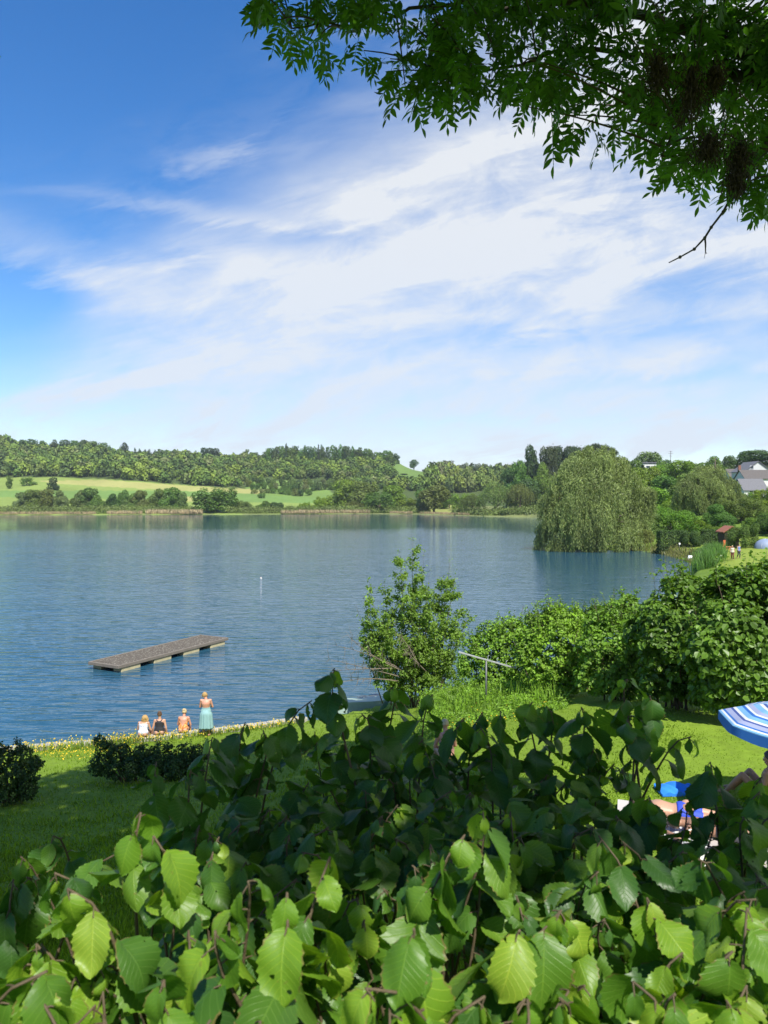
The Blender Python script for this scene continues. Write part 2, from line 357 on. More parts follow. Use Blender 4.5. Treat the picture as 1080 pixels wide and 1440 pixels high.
def build_ground():
    front = np.arange(-33, 33.01, .2); side = np.concatenate([np.arange(34, 90, 1.5), np.arange(90, 326, 4.)])
    az = np.radians(np.concatenate([front, side])); rr = [.35]
    while rr[-1] < 1500: rr.append(rr[-1]*1.0125+.002)
    rr = np.array(rr); A, Rr = np.meshgrid(az, rr); X = Rr*np.sin(A); Y = Rr*np.cos(A); Z = height(X, Y)
    bmp = np.sin(X*1.7+np.cos(Y*1.3)*2)*np.cos(Y*2.1+np.sin(X)*1.5); sd = lake_sd(X, Y)
    Z = Z+np.where((sd > .6) & (Y < 60), .018*bmp, 0)
    na, nr = len(az), len(rr); V = np.stack([X, Y, Z], -1).reshape(-1, 3)
    i, j = np.meshgrid(np.arange(nr-1), np.arange(na), indexing='ij'); jn = (j+1) % na
    F = np.stack([i*na+j, (i+1)*na+j, (i+1)*na+jn, i*na+jn], -1).reshape(-1, 4)[:, ::-1]
    m, nt, b, o = mat('ground'); at = nt.nodes.new('ShaderNodeAttribute'); at.attribute_name = 'land'
    n1 = nnoise(nt, .35, 6); n2 = nnoise(nt, 5., 6); n3 = nnoise(nt, .02, 5)
    v = nmath(nt, 'MULTIPLY', nmath(nt, 'MULTIPLY_ADD', n1, .7, .65), nmath(nt, 'MULTIPLY_ADD', n2, .7, .65)); v = nmath(nt, 'MULTIPLY', v, nmath(nt, 'MULTIPLY_ADD', n3, .6, .7))
    vm = nt.nodes.new('ShaderNodeVectorMath'); vm.operation = 'SCALE'; nt.links.new(at.outputs['Color'], vm.inputs[0]); nt.links.new(v, vm.inputs['Scale'])
    nt.links.new(nmix(nt, nmath(nt, 'MULTIPLY', n1, .25), vm.outputs[0], (.16, .15, .05)), b.inputs['Base Color'])
    b.inputs['Roughness'].default_value = .9; b.inputs['Specular IOR Level'].default_value = .15; nbump(nt, b, n2, .6, .06)
    mb = MB(); mb.add(V, F); mb.add(np.vstack([V[:na], [[0, 0, float(Z[0].mean())]]]), [[k, (k+1) % na, na] for k in range(na)])
    me = mb.mesh('ground', m); a = me.color_attributes.new('land', 'FLOAT_COLOR', 'POINT')
    c = ground_colour(V[:, 0], V[:, 1], V[:, 2]); c = np.vstack([c, c[:na], c[:1]]); a.data.foreach_set('color', np.hstack([c, np.ones((len(c), 1))]).ravel().astype(np.float32))
    tag(link('ground', me), kind='structure')
build_ground()

def build_water():
    m, nt, b, o = mat('lake_water'); L = nt.links.new
    b.inputs['Base Color'].default_value = (.019, .072, .115, 1); b.inputs['Roughness'].default_value = .045; b.inputs['IOR'].default_value = 1.333
    tc = nt.nodes.new('ShaderNodeTexCoord')
    def layer(scale, rot, sx, sy, detail, dist):
        mp = nt.nodes.new('ShaderNodeMapping'); mp.inputs['Rotation'].default_value = (0, 0, rot); mp.inputs['Scale'].default_value = (sx, sy, 1); L(tc.outputs['Object'], mp.inputs[0])
        n = nt.nodes.new('ShaderNodeTexNoise'); n.inputs['Scale'].default_value = scale; n.inputs['Detail'].default_value = detail; n.inputs['Distortion'].default_value = dist; n.inputs['Roughness'].default_value = .5
        L(mp.outputs[0], n.inputs['Vector']); return n.outputs['Fac']
    h = nmath(nt, 'MULTIPLY_ADD', layer(1., R(8), .42, 1.5, 2, .25), .10, nmath(nt, 'MULTIPLY', layer(1., R(-14), .75, 3.1, 3, .3), .045))
    h = nmath(nt, 'ADD', h, nmath(nt, 'MULTIPLY', layer(.12, R(5), .5, 1.2, 3, .2), .12))
    # cat's paws: patches of calmer and rougher water; the lee of the far shore lies calm
    patch = layer(.02, R(-6), .35, 1.6, 4, .3)
    sp = nt.nodes.new('ShaderNodeSeparateXYZ'); L(tc.outputs['Object'], sp.inputs[0])
    mr = nt.nodes.new('ShaderNodeMapRange'); mr.interpolation_type = 'SMOOTHSTEP'; L(sp.outputs[1], mr.inputs[0])
    mr.inputs[1].default_value = 150; mr.inputs[2].default_value = 235; mr.inputs[3].default_value = 1.; mr.inputs[4].default_value = .15
    amp = nmath(nt, 'MULTIPLY', nmath(nt, 'MULTIPLY_ADD', patch, 1.7, .25), mr.outputs[0])
    bp = nt.nodes.new('ShaderNodeBump'); bp.inputs['Distance'].default_value = 1.; L(h, bp.inputs['Height']); L(amp, bp.inputs['Strength']); L(bp.outputs[0], b.inputs['Normal'])
    mb = MB(); mb.add([[-420, 10, 0], [110, 10, 0], [110, 470, 0], [-420, 470, 0]], [[0, 1, 2, 3]])
    tag(mb.build('lake_water', m), kind='structure')
build_water()
# ------------------------------------------------------------ trees
def leaves_at(P, D, Nn, L, W, fold=.12, shape='diamond'):
    """leaf blades: P bases, D along, Nn up; returns V, F"""
    D = unit(D); S = unit(np.cross(D, Nn)); U = np.cross(S, D); L = np.broadcast_to(L, (len(P),))[:, None]; W = np.broadcast_to(W, (len(P),))[:, None]
    if shape == 'diamond':
        V = np.stack([P, P+D*L*.5+S*W*.5+U*fold*W, P+D*L-U*fold*L, P+D*L*.45-S*W*.5+U*fold*W], 1); F = np.array([[0, 1, 2, 3]])
    else:                                                     # rounded six-cornered blade folded on its midrib
        V = np.stack([P, P+D*L*.28+S*W*.46+U*fold*W, P+D*L*.68+S*W*.42+U*fold*W*.8, P+D*L-U*fold*L, P+D*L*.68-S*W*.42+U*fold*W*.8, P+D*L*.28-S*W*.46+U*fold*W], 1)
        F = np.array([[0, 1, 2, 3], [0, 3, 4, 5]])
    k = V.shape[1]; Fa = (np.arange(len(P))[:, None, None]*k+F[None]).reshape(-1, 4)
    return V.reshape(-1, 3), Fa
def crown_leaves(rg, lobes, n, size, up=.25, droop=.0, jit=.7, shape='diamond', aspect=.75, inner=.55, holes=0., hole_size=.7):
    """leaves through the outer shells of a set of lobes (cx,cy,cz,rx,ry,rz)"""
    lb = np.asarray(lobes, float); wt = (lb[:, 3]*lb[:, 4]+lb[:, 3]*lb[:, 5])**1.0; wt /= wt.sum(); k = rg.choice(len(lb), size=int(n*(1.5+holes*.6)), p=wt)
    d = unit(rg.normal(size=(len(k), 3))); rad = 1-(1-inner)*rg.random(len(k))**2.2+rg.normal(size=len(k))*.05
    P = lb[k, :3]+d*lb[k, 3:]*rad[:, None]; keep = np.ones(len(k), bool)
    for i in range(len(lb)):
        q = np.linalg.norm((P-lb[i, :3])/lb[i, 3:], axis=1); keep &= (q > .72) | (k == i)
    if holes:
        ph = rg.random((4, 3))*6.28; kk = unit(rg.normal(size=(4, 3)))*6.28/hole_size; f = sum(np.sin(P@kk[i]+ph[i, 0])*np.sin(P@kk[(i+1) % 4][[1, 2, 0]]+ph[i, 1]) for i in range(4)); keep &= f > -1.1+holes
    P, d = P[keep][:n], d[keep][:n]
    Nn = unit(d+np.array([0, 0, up])+rg.normal(size=P.shape)*jit*.6); D = unit(np.cross(Nn, rg.normal(size=P.shape)))
    D = unit(D+np.array([0, 0, -droop])); s = size*(.6+.8*rg.random(len(P)))
    return leaves_at(P, D, Nn, s, s*aspect, shape=shape)
def random_lobes(rg, n, shape):
    out = []
    for i in range(n):
        t = (i+.5)/n; a = rg.random()*2*math.pi
        if shape == 'round':
            z = .30+.58*rg.random(); w = math.sin(math.pi*min(1, max(0, (z-.12)/.92)))**.6*.36; rr = w*rg.random()**.5; r = .12+.10*rg.random(); out.append((rr*math.cos(a), rr*math.sin(a), min(z, .98-r), r*1.15, r*1.15, r))
        elif shape == 'tall':
            z = .2+.7*rg.random(); w = .30*math.sin(math.pi*min(1, max(.05, (z-.05)/.98)))**.5; rr = w*rg.random()**.5; r = .10+.08*rg.random(); out.append((rr*math.cos(a), rr*math.sin(a), min(z, .97-r), r*1.5, r*1.5, r))
        elif shape == 'full':
            z = .07+.80*rg.random(); w = .36*math.sqrt(max(.05, 1-((z-.3)/.66)**2)); rr = w*rg.random()**.5; r = .13+.09*rg.random(); out.append((rr*math.cos(a), rr*math.sin(a), min(z, .98-r), r*1.1, r*1.1, r))
        elif shape == 'wide':
            z = .12+.62*rg.random(); w = .42*math.sqrt(max(.05, 1-((z-.2)/.78)**2)); rr = w*rg.random()**.5; r = .065+.05*rg.random(); out.append((rr*math.cos(a), rr*math.sin(a), min(z, .98-2*r), r, r, r*2.))
        elif shape == 'bush':
            z = .12+.6*rg.random(); w = .40*math.sqrt(max(.05, 1-(z/.95)**2)); rr = w*rg.random()**.5; r = .16+.12*rg.random(); out.append((rr*math.cos(a), rr*math.sin(a), min(z, .97-r), r, r, r*1.1))
    return out
def trunk_mb(rg, lobes, h0=.32, r=.035, mi=0, mb=None, nl=7):
    mb = mb or MB(); top = np.array([rg.normal()*.02, rg.normal()*.02, h0+.2])
    mb.tube(bez((0, 0, -.03), (rg.normal()*.02, rg.normal()*.02, h0*.5), top, 6), [r*1.5, r*1.05, r*.95, r*.85, r*.7, r*.55], 7, mi)
    for l in lobes[:nl]:
        st = np.array([0, 0, h0*(.55+.5*rg.random())]); e = np.array(l[:3]); mb.tube(bez(st, (st+e)/2+np.array([0, 0, -.03]), e, 5), [r*.55, r*.42, r*.3, r*.2, r*.1], 5, mi)
    return mb
def proto_broad(seed, n, size, shape='round', nl=16, h0=.32, r=.03, **kw):
    rg = np.random.default_rng(seed); lb = random_lobes(rg, nl, shape); V, F = crown_leaves(rg, lb, n, size, **kw)
    return MB().add(V, F, 0, smooth=False), trunk_mb(rg, lb, h0, r)
def proto_conifer(seed, n, size, kind='spruce'):
    rg = np.random.default_rng(seed); P = []; Dd = []
    tk = MB().tube([(0, 0, -.03), (0, 0, .5), (0, 0, .97)], [.028, .018, .004], 6)
    if kind == 'spruce':
        for k in range(26):
            z = .10+.87*(k/26); w = .46*(1-z)**.8*(.8+.35*rg.random())
            for b in range(9):
                a = rg.random()*6.28; L = w*(.7+.4*rg.random()); m = max(3, int(n/234*(.4+L*2)))
                t = rg.random(m)**.7; P.append(np.stack([np.cos(a)*L*t, np.sin(a)*L*t, z-L*.35*t+.05*t*t], 1)+rg.normal(size=(m, 3))*.012); Dd.append(np.tile([math.cos(a), math.sin(a), -.45], (m, 1)))
    else:                                                      # pine: bare lower trunk, flat irregular plates
        for k in range(13):
            z = .42+.53*rg.random(); a = rg.random()*6.28; L = (.12+.24*rg.random())*(1.15-z*.55); c = np.array([math.cos(a)*L, math.sin(a)*L, z]); m = n//13
            q = unit(rg.normal(size=(m, 3)))*np.array([.17, .17, .062])*rg.random((m, 1))**.4; P.append(c+q); Dd.append(q+rg.normal(size=(m, 3))*.05)
            tk.tube([(0, 0, z-.06), c*[.5, .5, 1]-[0, 0, .02], c], [.010, .007, .004], 4)
    P = np.concatenate(P); D = unit(np.concatenate(Dd)+rg.normal(size=P.shape)*.35); Nn = unit(rg.normal(size=P.shape)*.6+[0, 0, 1]); s = size*(.7+.6*rg.random(len(P)))
    V, F = leaves_at(P, D, Nn, s, s*.45); return MB().add(V, F, 0, smooth=False), tk
def proto_willow(seed, n, size, nl=26, top=.80, reach=.46, hang=(.25, .7)):
    """weeping crown: limbs rise and spread, then curtains of hanging strands"""
    rg = np.random.default_rng(seed); lb = []
    for i in range(nl):
        a = rg.random()*6.28; t = rg.random()**.55; z = .52+.38*(1-t**1.8)*(.72+.4*rg.random()); r = .09+.05*rg.random(); rr = reach*.80*t; lb.append((rr*math.cos(a), rr*math.sin(a), z, r*1.25, r*1.25, r))
    V1, F1 = crown_leaves(rg, lb, int(n*.35), size, up=.3, droop=.5, aspect=.45, inner=.3); mb = MB().add(V1, F1, 0, smooth=False)
    ns = int(n*.65/26); k = rg.integers(0, nl, ns); la = np.array(lb); d = unit(rg.normal(size=(ns, 3))*[1, 1, .6]+[0, 0, .15]); st = la[k, :3]+d*la[k, 3:]
    edge = np.clip(np.hypot(st[:, 0], st[:, 1])/reach, 0, 1); ln = (hang[0]+(hang[1]-hang[0])*rg.random(ns))*(.45+.6*edge)*st[:, 2]; ln = np.minimum(ln, st[:, 2]-.02)
    m = 26; t = np.linspace(0, 1, m)[None, :]+rg.random((ns, m))*.04; out = unit(np.stack([st[:, 0], st[:, 1], np.zeros(ns)], 1)); sway = rg.normal(size=(ns, 3))*.02; sway[:, 2] = 0
    P = st[:, None]+out[:, None]*(.10*np.sqrt(np.clip(t, 0, 1))*(.5+edge[:, None]*.6))[..., None]+np.array([0, 0, -1.])*(ln[:, None]*t**1.25)[..., None]+sway[:, None]*(t**2)[..., None]
    P = P.reshape(-1, 3)+rg.normal(size=(ns*m, 3))*.007; D = unit(np.array([0, 0, -1.])+rg.normal(size=P.shape)*.38); Nn = unit(np.repeat(out, m, 0)+rg.normal(size=P.shape)*.55+[0, 0, .35]); s = size*(.6+.7*rg.random(len(P)))
    V, F = leaves_at(P, D, Nn, s*1.15, s*.42); mb.add(V, F, 0, smooth=False)
    return mb, trunk_mb(rg, lb, .34, .035, nl=12)
PROTO = {}
def proto(kind):
    if kind not in PROTO:
        b, lod = kind.split(':'); k = int(b[-1]) if b[-1].isdigit() else 0; base = b.rstrip('0123456789')
        n, s = {'far': (1000, .085), 'mid': (5200, .05), 'near': (15000, .028)}[lod]
        if base == 'round': c = proto_broad(10+k, n, s, 'round', 15)
        elif base == 'tall': c = proto_broad(20+k, n, s, 'tall', 15)
        elif base == 'bush': c = proto_broad(30+k, n, s*1.1, 'bush', 11, .12, .02)
        elif base == 'wide': c = proto_broad(45+k, n, s*.9, 'wide', 30, .15, .02)
        elif base == 'full': c = proto_broad(35+k, n, s*1.05, 'full', 17, .15, .02)
        elif base == 'spruce': c = proto_conifer(40+k, n, s, 'spruce')
        elif base == 'pine': c = proto_conifer(50+k, n, s*.9, 'pine')
        else: c = proto_willow(60+k, int(n*1.7), s*.72)
        PROTO[kind] = (c[0].mesh('crown', M_FOL), c[1].mesh('trunk', M_BARK))
        j = MB(); j.v = c[0].v+c[1].v; j.uv = c[0].uv+c[1].uv; j.f = c[0].f+[f+c[0].n for f in c[1].f]; j.m = c[0].m+[m_+1 for m_ in c[1].m]; j.sm = c[0].sm+c[1].sm; j.n = c[0].n+c[1].n
        PROTO[kind+'/one'] = j.mesh(base+'_tree', [M_FOL, M_BARK])
    return PROTO[kind]
GREEN = dict(mid=(.105, .185, .032), dark=(.066, .120, .030), deep=(.046, .082, .027), bright=(.150, .255, .028), lime=(.20, .29, .03), grey=(.15, .195, .075), willow=(.17, .215, .068), pine=(.055, .078, .034), blue=(.085, .125, .066), olive=(.135, .185, .045))
def tree(name, kind, px, Y, py_top, wpx, label, col='mid', group=None, parts=None, cat='tree', sink=.0, py_base=None, vary=.12, X=None):
    """one tree standing on the land at distance Y, its top at py_top, its crown wpx wide in the photo"""
    x = (px-540)/FPX*Y if X is None else X; zb = h1(x, Y) if py_base is None else at_y(px, py_base, Y)[2]; zb -= sink
    top = at_y(px, py_top, Y)[2]; H = max(.8, top-zb); w = wpx/FPX*Y*1.12
    c = [v*(1+rnd.uniform(-vary, vary)) for v in GREEN[col]]
    if kind[:4] in ('full', 'bush') and w > 1.45*H: kind = 'wide'+kind[4:]
    if parts is None: parts = Y < 345
    if parts:
        proto(kind); r = empty(name, (x, Y, zb), rnd.uniform(0, 6.28), label, cat, group); r.scale = (w, w, H)
        cr = link('crown', PROTO[kind][0], r); cr.color = (*c, 1); link('trunk', PROTO[kind][1], r)
    else:
        proto(kind); r = link(name, PROTO[kind+'/one'], None, (x, Y, zb)); r.rotation_euler.z = rnd.uniform(0, 6.28); r.scale = (w, w, H); r.color = (*c, 1); tag(r, label, cat, group)
    return r

# ---- the wooded hill beyond the lake: one mass of far crowns
def build_forest():
    rg = np.random.default_rng(3); kinds = []
    for k in range(6):
        q = np.random.default_rng(100+k); lb = random_lobes(q, 8, 'round' if k < 4 else 'tall'); V, F = crown_leaves(q, lb, 190, .19, inner=.7, jit=.5); kinds.append((V, F))
    n = 9000; px = rg.uniform(-330, 760, n); Y = rg.uniform(600, 960, n); X = (px-540)/FPX*Y; Z = height(X, Y); qx, qy = to_px(np.stack([X, Y, Z], -1))
    low = np.interp(px, [-400, 0, 60, 150, 250, 330, 375, 420, 470, 500, 560, 600, 640, 700, 760], [671, 671, 670, 672, 681, 686, 676, 674, 676, 688, 690, 692, 694, 690, 678])
    top = np.interp(px, [-400, 0, 100, 160, 240, 340, 400, 420, 560, 600, 640, 760], [627, 627, 630, 636, 646, 648, 643, 643, 652, 668, 668, 672])
    ok = (qy < low) & (qy > top)
    for md in MEADOWS[:2]+MEADOWS[3:4]: ok &= ~in_poly(qx, qy, md)
    # thin the wood to a scatter of scrub on the open right-hand slopes, keep grassy rides
    ride = np.sin(qy*.55+np.sin(qx*.03)*2.5+qx*.012); ok &= ~((ride > .80) & (qx > 330) & (qx < 560) & (qy > 650))
    idx = np.where(ok)[0]; cell = {}; sel = []
    for i in idx:
        d = 6.2 if qy[i] > 655 else 7.5; key = (int(X[i]//d), int(Y[i]//d))
        if key in cell: continue
        cell[key] = 1; sel.append(i)
    sel = np.array(sel); mb = MB(); cols = []
    for j, i in enumerate(sel):
        V, F = kinds[rg.integers(0, 6)]; edge = (low[i]-qy[i]) < 6; w = rg.uniform(8.5, 14.5); H = w*rg.uniform(.85, 1.2)
        if px[i] > 330 and px[i] < 600: w *= .82; H *= .78
        if px[i] > 600: H *= 1.25; w *= .85
        a = rg.random()*6.28; Q = (V*[w, w, H])@rotz(a).T+[X[i], Y[i], Z[i]-H*.13]; mb.add(Q, F, 0, smooth=False)
        base = np.array([(.105, .175, .036), (.078, .142, .036), (.145, .215, .040), (.115, .165, .054), (.064, .108, .036), (.135, .172, .075)][rg.choice(6, p=[.3, .22, .18, .12, .1, .08])])
        if px[i] > 615: base = base*[1., .93, 1.12]
        cols.append(np.tile(base*[1.14, 1.06, .85]*rg.uniform(.75, 1.28), (len(V), 1)))
    m, nt, b, o = mat('hillside_wood'); at = nt.nodes.new('ShaderNodeAttribute'); at.attribute_name = 'land'; nt.links.new(at.outputs['Color'], b.inputs['Base Color']); b.inputs['Roughness'].default_value = .7; b.inputs['Specular IOR Level'].default_value = .2
    me = mb.mesh('hillside_wood', m); a = me.color_attributes.new('land', 'FLOAT_COLOR', 'POINT'); c = np.concatenate(cols); a.data.foreach_set('color', np.hstack([c, np.ones((len(c), 1))]).ravel().astype(np.float32))
    tag(link('hillside_wood', me), 'mixed green wood covering the far hillside above the fields', 'wood', kind='stuff')
build_forest()
# ---- trees one can tell apart on the far shore
SKY = 'trees standing on the skyline of the far hill'
for px, top, w, kd, c in [(4, 615, 14, 'round0', 'dark'), (18, 616, 16, 'round1', 'dark'), (33, 618, 13, 'round2', 'dark'), (47, 617, 16, 'round0', 'dark'), (62, 619, 13, 'round1', 'mid'), (78, 617, 14, 'tall0', 'dark'), (92, 618, 14, 'round2', 'dark'), (106, 619, 13, 'round0', 'mid'),
                          (119, 618, 16, 'round1', 'dark'), (132, 620, 14, 'round2', 'mid'), (145, 622, 15, 'round0', 'mid'), (156, 625, 10, 'bush0', 'mid')]:
    tree('broadleaf_tree', kd+':far', px, 885, top, w, 'dark broadleaf tree in the row along the left skyline of the far hill', c, 'row of trees on the left skyline')
tree('broadleaf_tree', 'round1:far', 175, 885, 621.5, 14, 'lone round tree just right of the skyline row on the far hill', 'deep')
for px, top, w in [(189, 628, 7), (196, 629, 8), (204, 630, 8), (212, 630, 8), (219, 631, 7), (226, 632, 6)]:
    tree('broadleaf_tree', 'bush1:far', px, 885, top, w, 'small bushy tree in the low row right of the lone skyline tree', 'deep', 'low row of small skyline trees')
for px, top, w in [(235, 633, 6), (240, 633.5, 6), (245, 634, 5)]:
    tree('spruce', 'spruce0:far', px, 885, top, w, 'tiny pointed tree of three close together on the bare skyline', 'deep', 'three tiny skyline trees')
tree('broadleaf_tree', 'bush2:far', 262, 885, 635, 9, 'low shrub on the skyline left of the dense tree clump', 'deep', cat='shrub')
tree('broadleaf_tree', 'tall1:far', 274, 885, 633, 9, 'narrow skyline tree between the low shrub and the dense clump', 'dark')
for px, top, w in [(287, 629, 12), (296, 629.5, 12), (304, 630, 10)]:
    tree('broadleaf_tree', 'round2:far', px, 885, top, w, 'dark tree in the dense clump of three on the middle skyline', 'deep', 'clump of three skyline trees')
tree('broadleaf_tree', 'bush0:far', 330, 880, 635, 6, 'tiny round bush alone on the skyline between clump and grove', 'deep', cat='shrub')
tree('broadleaf_tree', 'tall0:far', 347, 870, 631, 12, 'pale slender tree on the skyline left of the hilltop grove', 'grey')
for i in range(34):
    px = 372+i*5.6+rnd.uniform(-2, 2); top = float(np.interp(px, [370, 385, 400, 440, 470, 500, 530, 550, 562], [634, 629, 628, 627, 625, 629, 634, 636, 642]))+rnd.uniform(-2.5, 3)
    tree('broadleaf_tree', rnd.choice(['tall0', 'tall1', 'round0', 'round1', 'full0'])+':far', px, 815+rnd.uniform(-12, 12), top, rnd.uniform(9, 15), 'tall tree in the grove that crowns the far hilltop', rnd.choice(['dark', 'mid', 'mid', 'dark']), 'hilltop grove')
tree('spruce', 'spruce1:far', 402.5, 806, 622.5, 8.5, 'pointed dark spruce rising above the left part of the hilltop grove', 'deep')
tree('spruce', 'spruce0:far', 448, 812, 624, 7, 'pointed spruce in the middle of the hilltop grove', 'deep')
tree('broadleaf_tree', 'round1:far', 582, 820, 646, 15, 'round tree alone on the skyline where the hill drops to the right', 'dark')
for px, top, Y, w, lb, c in [(568, 666, 735, 11, 'small tree on the steep meadow, left one of two', 'dark'), (586, 671, 700, 12, 'dark tree at the foot of the steep meadow', 'deep'), (607, 671, 690, 14, 'round tree at the right foot of the steep meadow', 'mid'), (597, 660, 770, 8, 'tiny tree high on the steep meadow near its right edge', 'dark')]:
    tree('broadleaf_tree', 'round2:far', px, Y, top, w, lb, c)
for i in range(20):
    px = 612+i*5.6; top = float(np.interp(px, [610, 640, 655, 690, 720], [655, 653, 651, 654, 661]))+rnd.uniform(-2, 3)
    tree('birch', rnd.choice(['tall0', 'tall1', 'tall2'])+':far', px, 735+rnd.uniform(-15, 15), top, rnd.uniform(9, 13), 'slim blue-green tree in the tall stand below the right end of the hill', rnd.choice(['blue', 'blue', 'dark', 'grey']), 'stand of slim trees at the hill end')
# bushes planted in rows on the terraced slope
for r_, (y0, n_) in enumerate([(676, 15), (683, 15), (690, 9)]):
    for i in range(n_):
        px = 352+i*(8.6 if r_ < 2 else 9.5)+rnd.uniform(-2, 2)+r_*3
        tree('orchard_bush', rnd.choice(['bush0', 'bush1', 'bush2'])+':far', px, 655-r_*28, y0-rnd.uniform(2.5, 5.5), rnd.uniform(8, 11.5), 'round bush in the planted rows between the far fields and wood', rnd.choice(['mid', 'dark', 'grey', 'olive']), 'rows of bushes on the terraced slope', cat='bush')
# single trees in the fields
tree('field_tree', 'full0:far', 75, 545, 671, 18, 'dark round tree standing alone in the far green field', 'deep')
tree('field_tree', 'bush0:far', 41, 575, 669, 23, 'low bushy tree at the wood edge above the left field', 'mid')
tree('field_tree', 'tall0:far', 13, 560, 668, 11, 'small leaning tree in the field at the left picture edge', 'mid')
tree('field_tree', 'full1:far', 368, 560, 691, 13, 'small bush in the green field right of the big lakeside willow bush', 'mid', cat='bush')
# trees and bushes along the far waterline: (px, top, width, prototype, colour, Y, label)
SHORE = [
    (30, 692, 16, 'full0', 'grey', 428, 'leftmost grey-green tree of the lakeside group at the left edge'),
    (47, 688, 24, 'full0', 'olive', 432, 'broad tree in the left lakeside group, second from the left'),
    (67, 687, 23, 'full1', 'olive', 430, 'rounded olive tree in the middle of the left lakeside group'),
    (86, 689, 18, 'full1', 'grey', 428, 'right-hand tree of the left lakeside group above the beige reeds'),
    (112, 687, 20, 'full2', 'olive', 430, 'tall olive tree beside the gap in the left lakeside trees'),
    (126, 685.5, 24, 'full0', 'mid', 432, 'tallest tree of the pair right of the left lakeside group'),
    (140, 694, 18, 'bush1', 'mid', 430, 'low spreading bush right of the pair of lakeside trees'),
    (157, 694, 16, 'full1', 'dark', 432, 'dark small round tree left of the three-topped lakeside clump'),
    (171, 687, 18, 'full2', 'mid', 434, 'slender tree starting the three-topped lakeside clump'),
    (184, 692, 20, 'full2', 'olive', 434, 'lower middle tree of the three-topped lakeside clump'),
    (198, 689, 18, 'full0', 'olive', 434, 'last tree of the three-topped lakeside clump'),
    (221, 687, 22, 'full1', 'olive', 436, 'upright tree alone between the clump and its twin-topped neighbour'),
    (243, 685, 26, 'full0', 'mid', 436, 'twin-topped bushy tree left of the big lakeside willow bush'),
    (254, 690, 16, 'full2', 'olive', 436, 'small tree leaning on the twin-topped lakeside tree'),
    (302, 682, 56, 'full2', 'mid', 428, 'biggest round willow bush on the far waterline'),
    (340, 702, 24, 'bush0', 'olive', 432, 'light bush at the water right of the biggest willow bush'),
    (368, 703, 19, 'bush1', 'mid', 434, 'second low bush right of the biggest willow bush'),
    (389, 706, 16, 'bush2', 'dark', 434, 'dark little bush on the waterline before the reed strip'),
    (430, 705, 18, 'bush0', 'lime', 445, 'yellow-green bush behind the reed strip, left one'),
    (452, 697, 26, 'bush1', 'lime', 470, 'bright hedge-like bush below the terraces'),
    (484, 674, 34, 'full0', 'bright', 470, 'bright tall tree at the left of the central waterside group'),
    (510, 677, 40, 'full1', 'olive', 462, 'wide pale tree in the central waterside group'),
    (500, 704, 26, 'bush2', 'olive', 446, 'pale willow scrub before the central waterside group'),
    (531, 689, 44, 'full2', 'mid', 440, 'dark-based willow reaching the water in the central group'),
    (553, 682, 36, 'full0', 'bright', 470, 'bright green tree behind the dark-based waterside willow'),
    (573, 699, 32, 'bush0', 'lime', 440, 'full lime-green bush at the water right of the central group'),
    (611, 682, 44, 'round1', 'olive', 425, 'spreading tree with visible trunks left of the small bright meadow'),
    (595, 687, 24, 'full1', 'mid', 440, 'narrow tree behind the spreading tree with visible trunks'),
    (632, 692, 26, 'bush1', 'mid', 480, 'dark hedge bush behind the small bright meadow'),
    (652, 692, 30, 'bush2', 'bright', 460, 'light bush behind the willows right of the bright meadow'),
    (664, 694, 28, 'willow0', 'olive', 392, 'small willow at the water right of the bright meadow'),
    (697, 677, 38, 'willow1', 'willow', 382, 'drooping pale willow on the far right waterline'),
    (731, 678, 34, 'willow2', 'olive', 372, 'darker drooping willow next to the pale one'),
    (748, 683, 26, 'full0', 'dark', 380, 'dark tree half behind the great willow, right of two drooping willows'),
    (712, 716, 14, 'bush0', 'mid', 366, 'low round bush at the foot of the two drooping willows'),
    (728, 718, 12, 'bush1', 'bright', 362, 'lowest bright bush at the foot of the darker drooping willow')]
for px, top, w, kd, c, Y, lb in SHORE: tree('lakeside_tree', kd+':mid', px, Y, top-.5, w*1.22, lb, c, parts=False, cat='bush' if kd.startswith('bush') else 'tree')
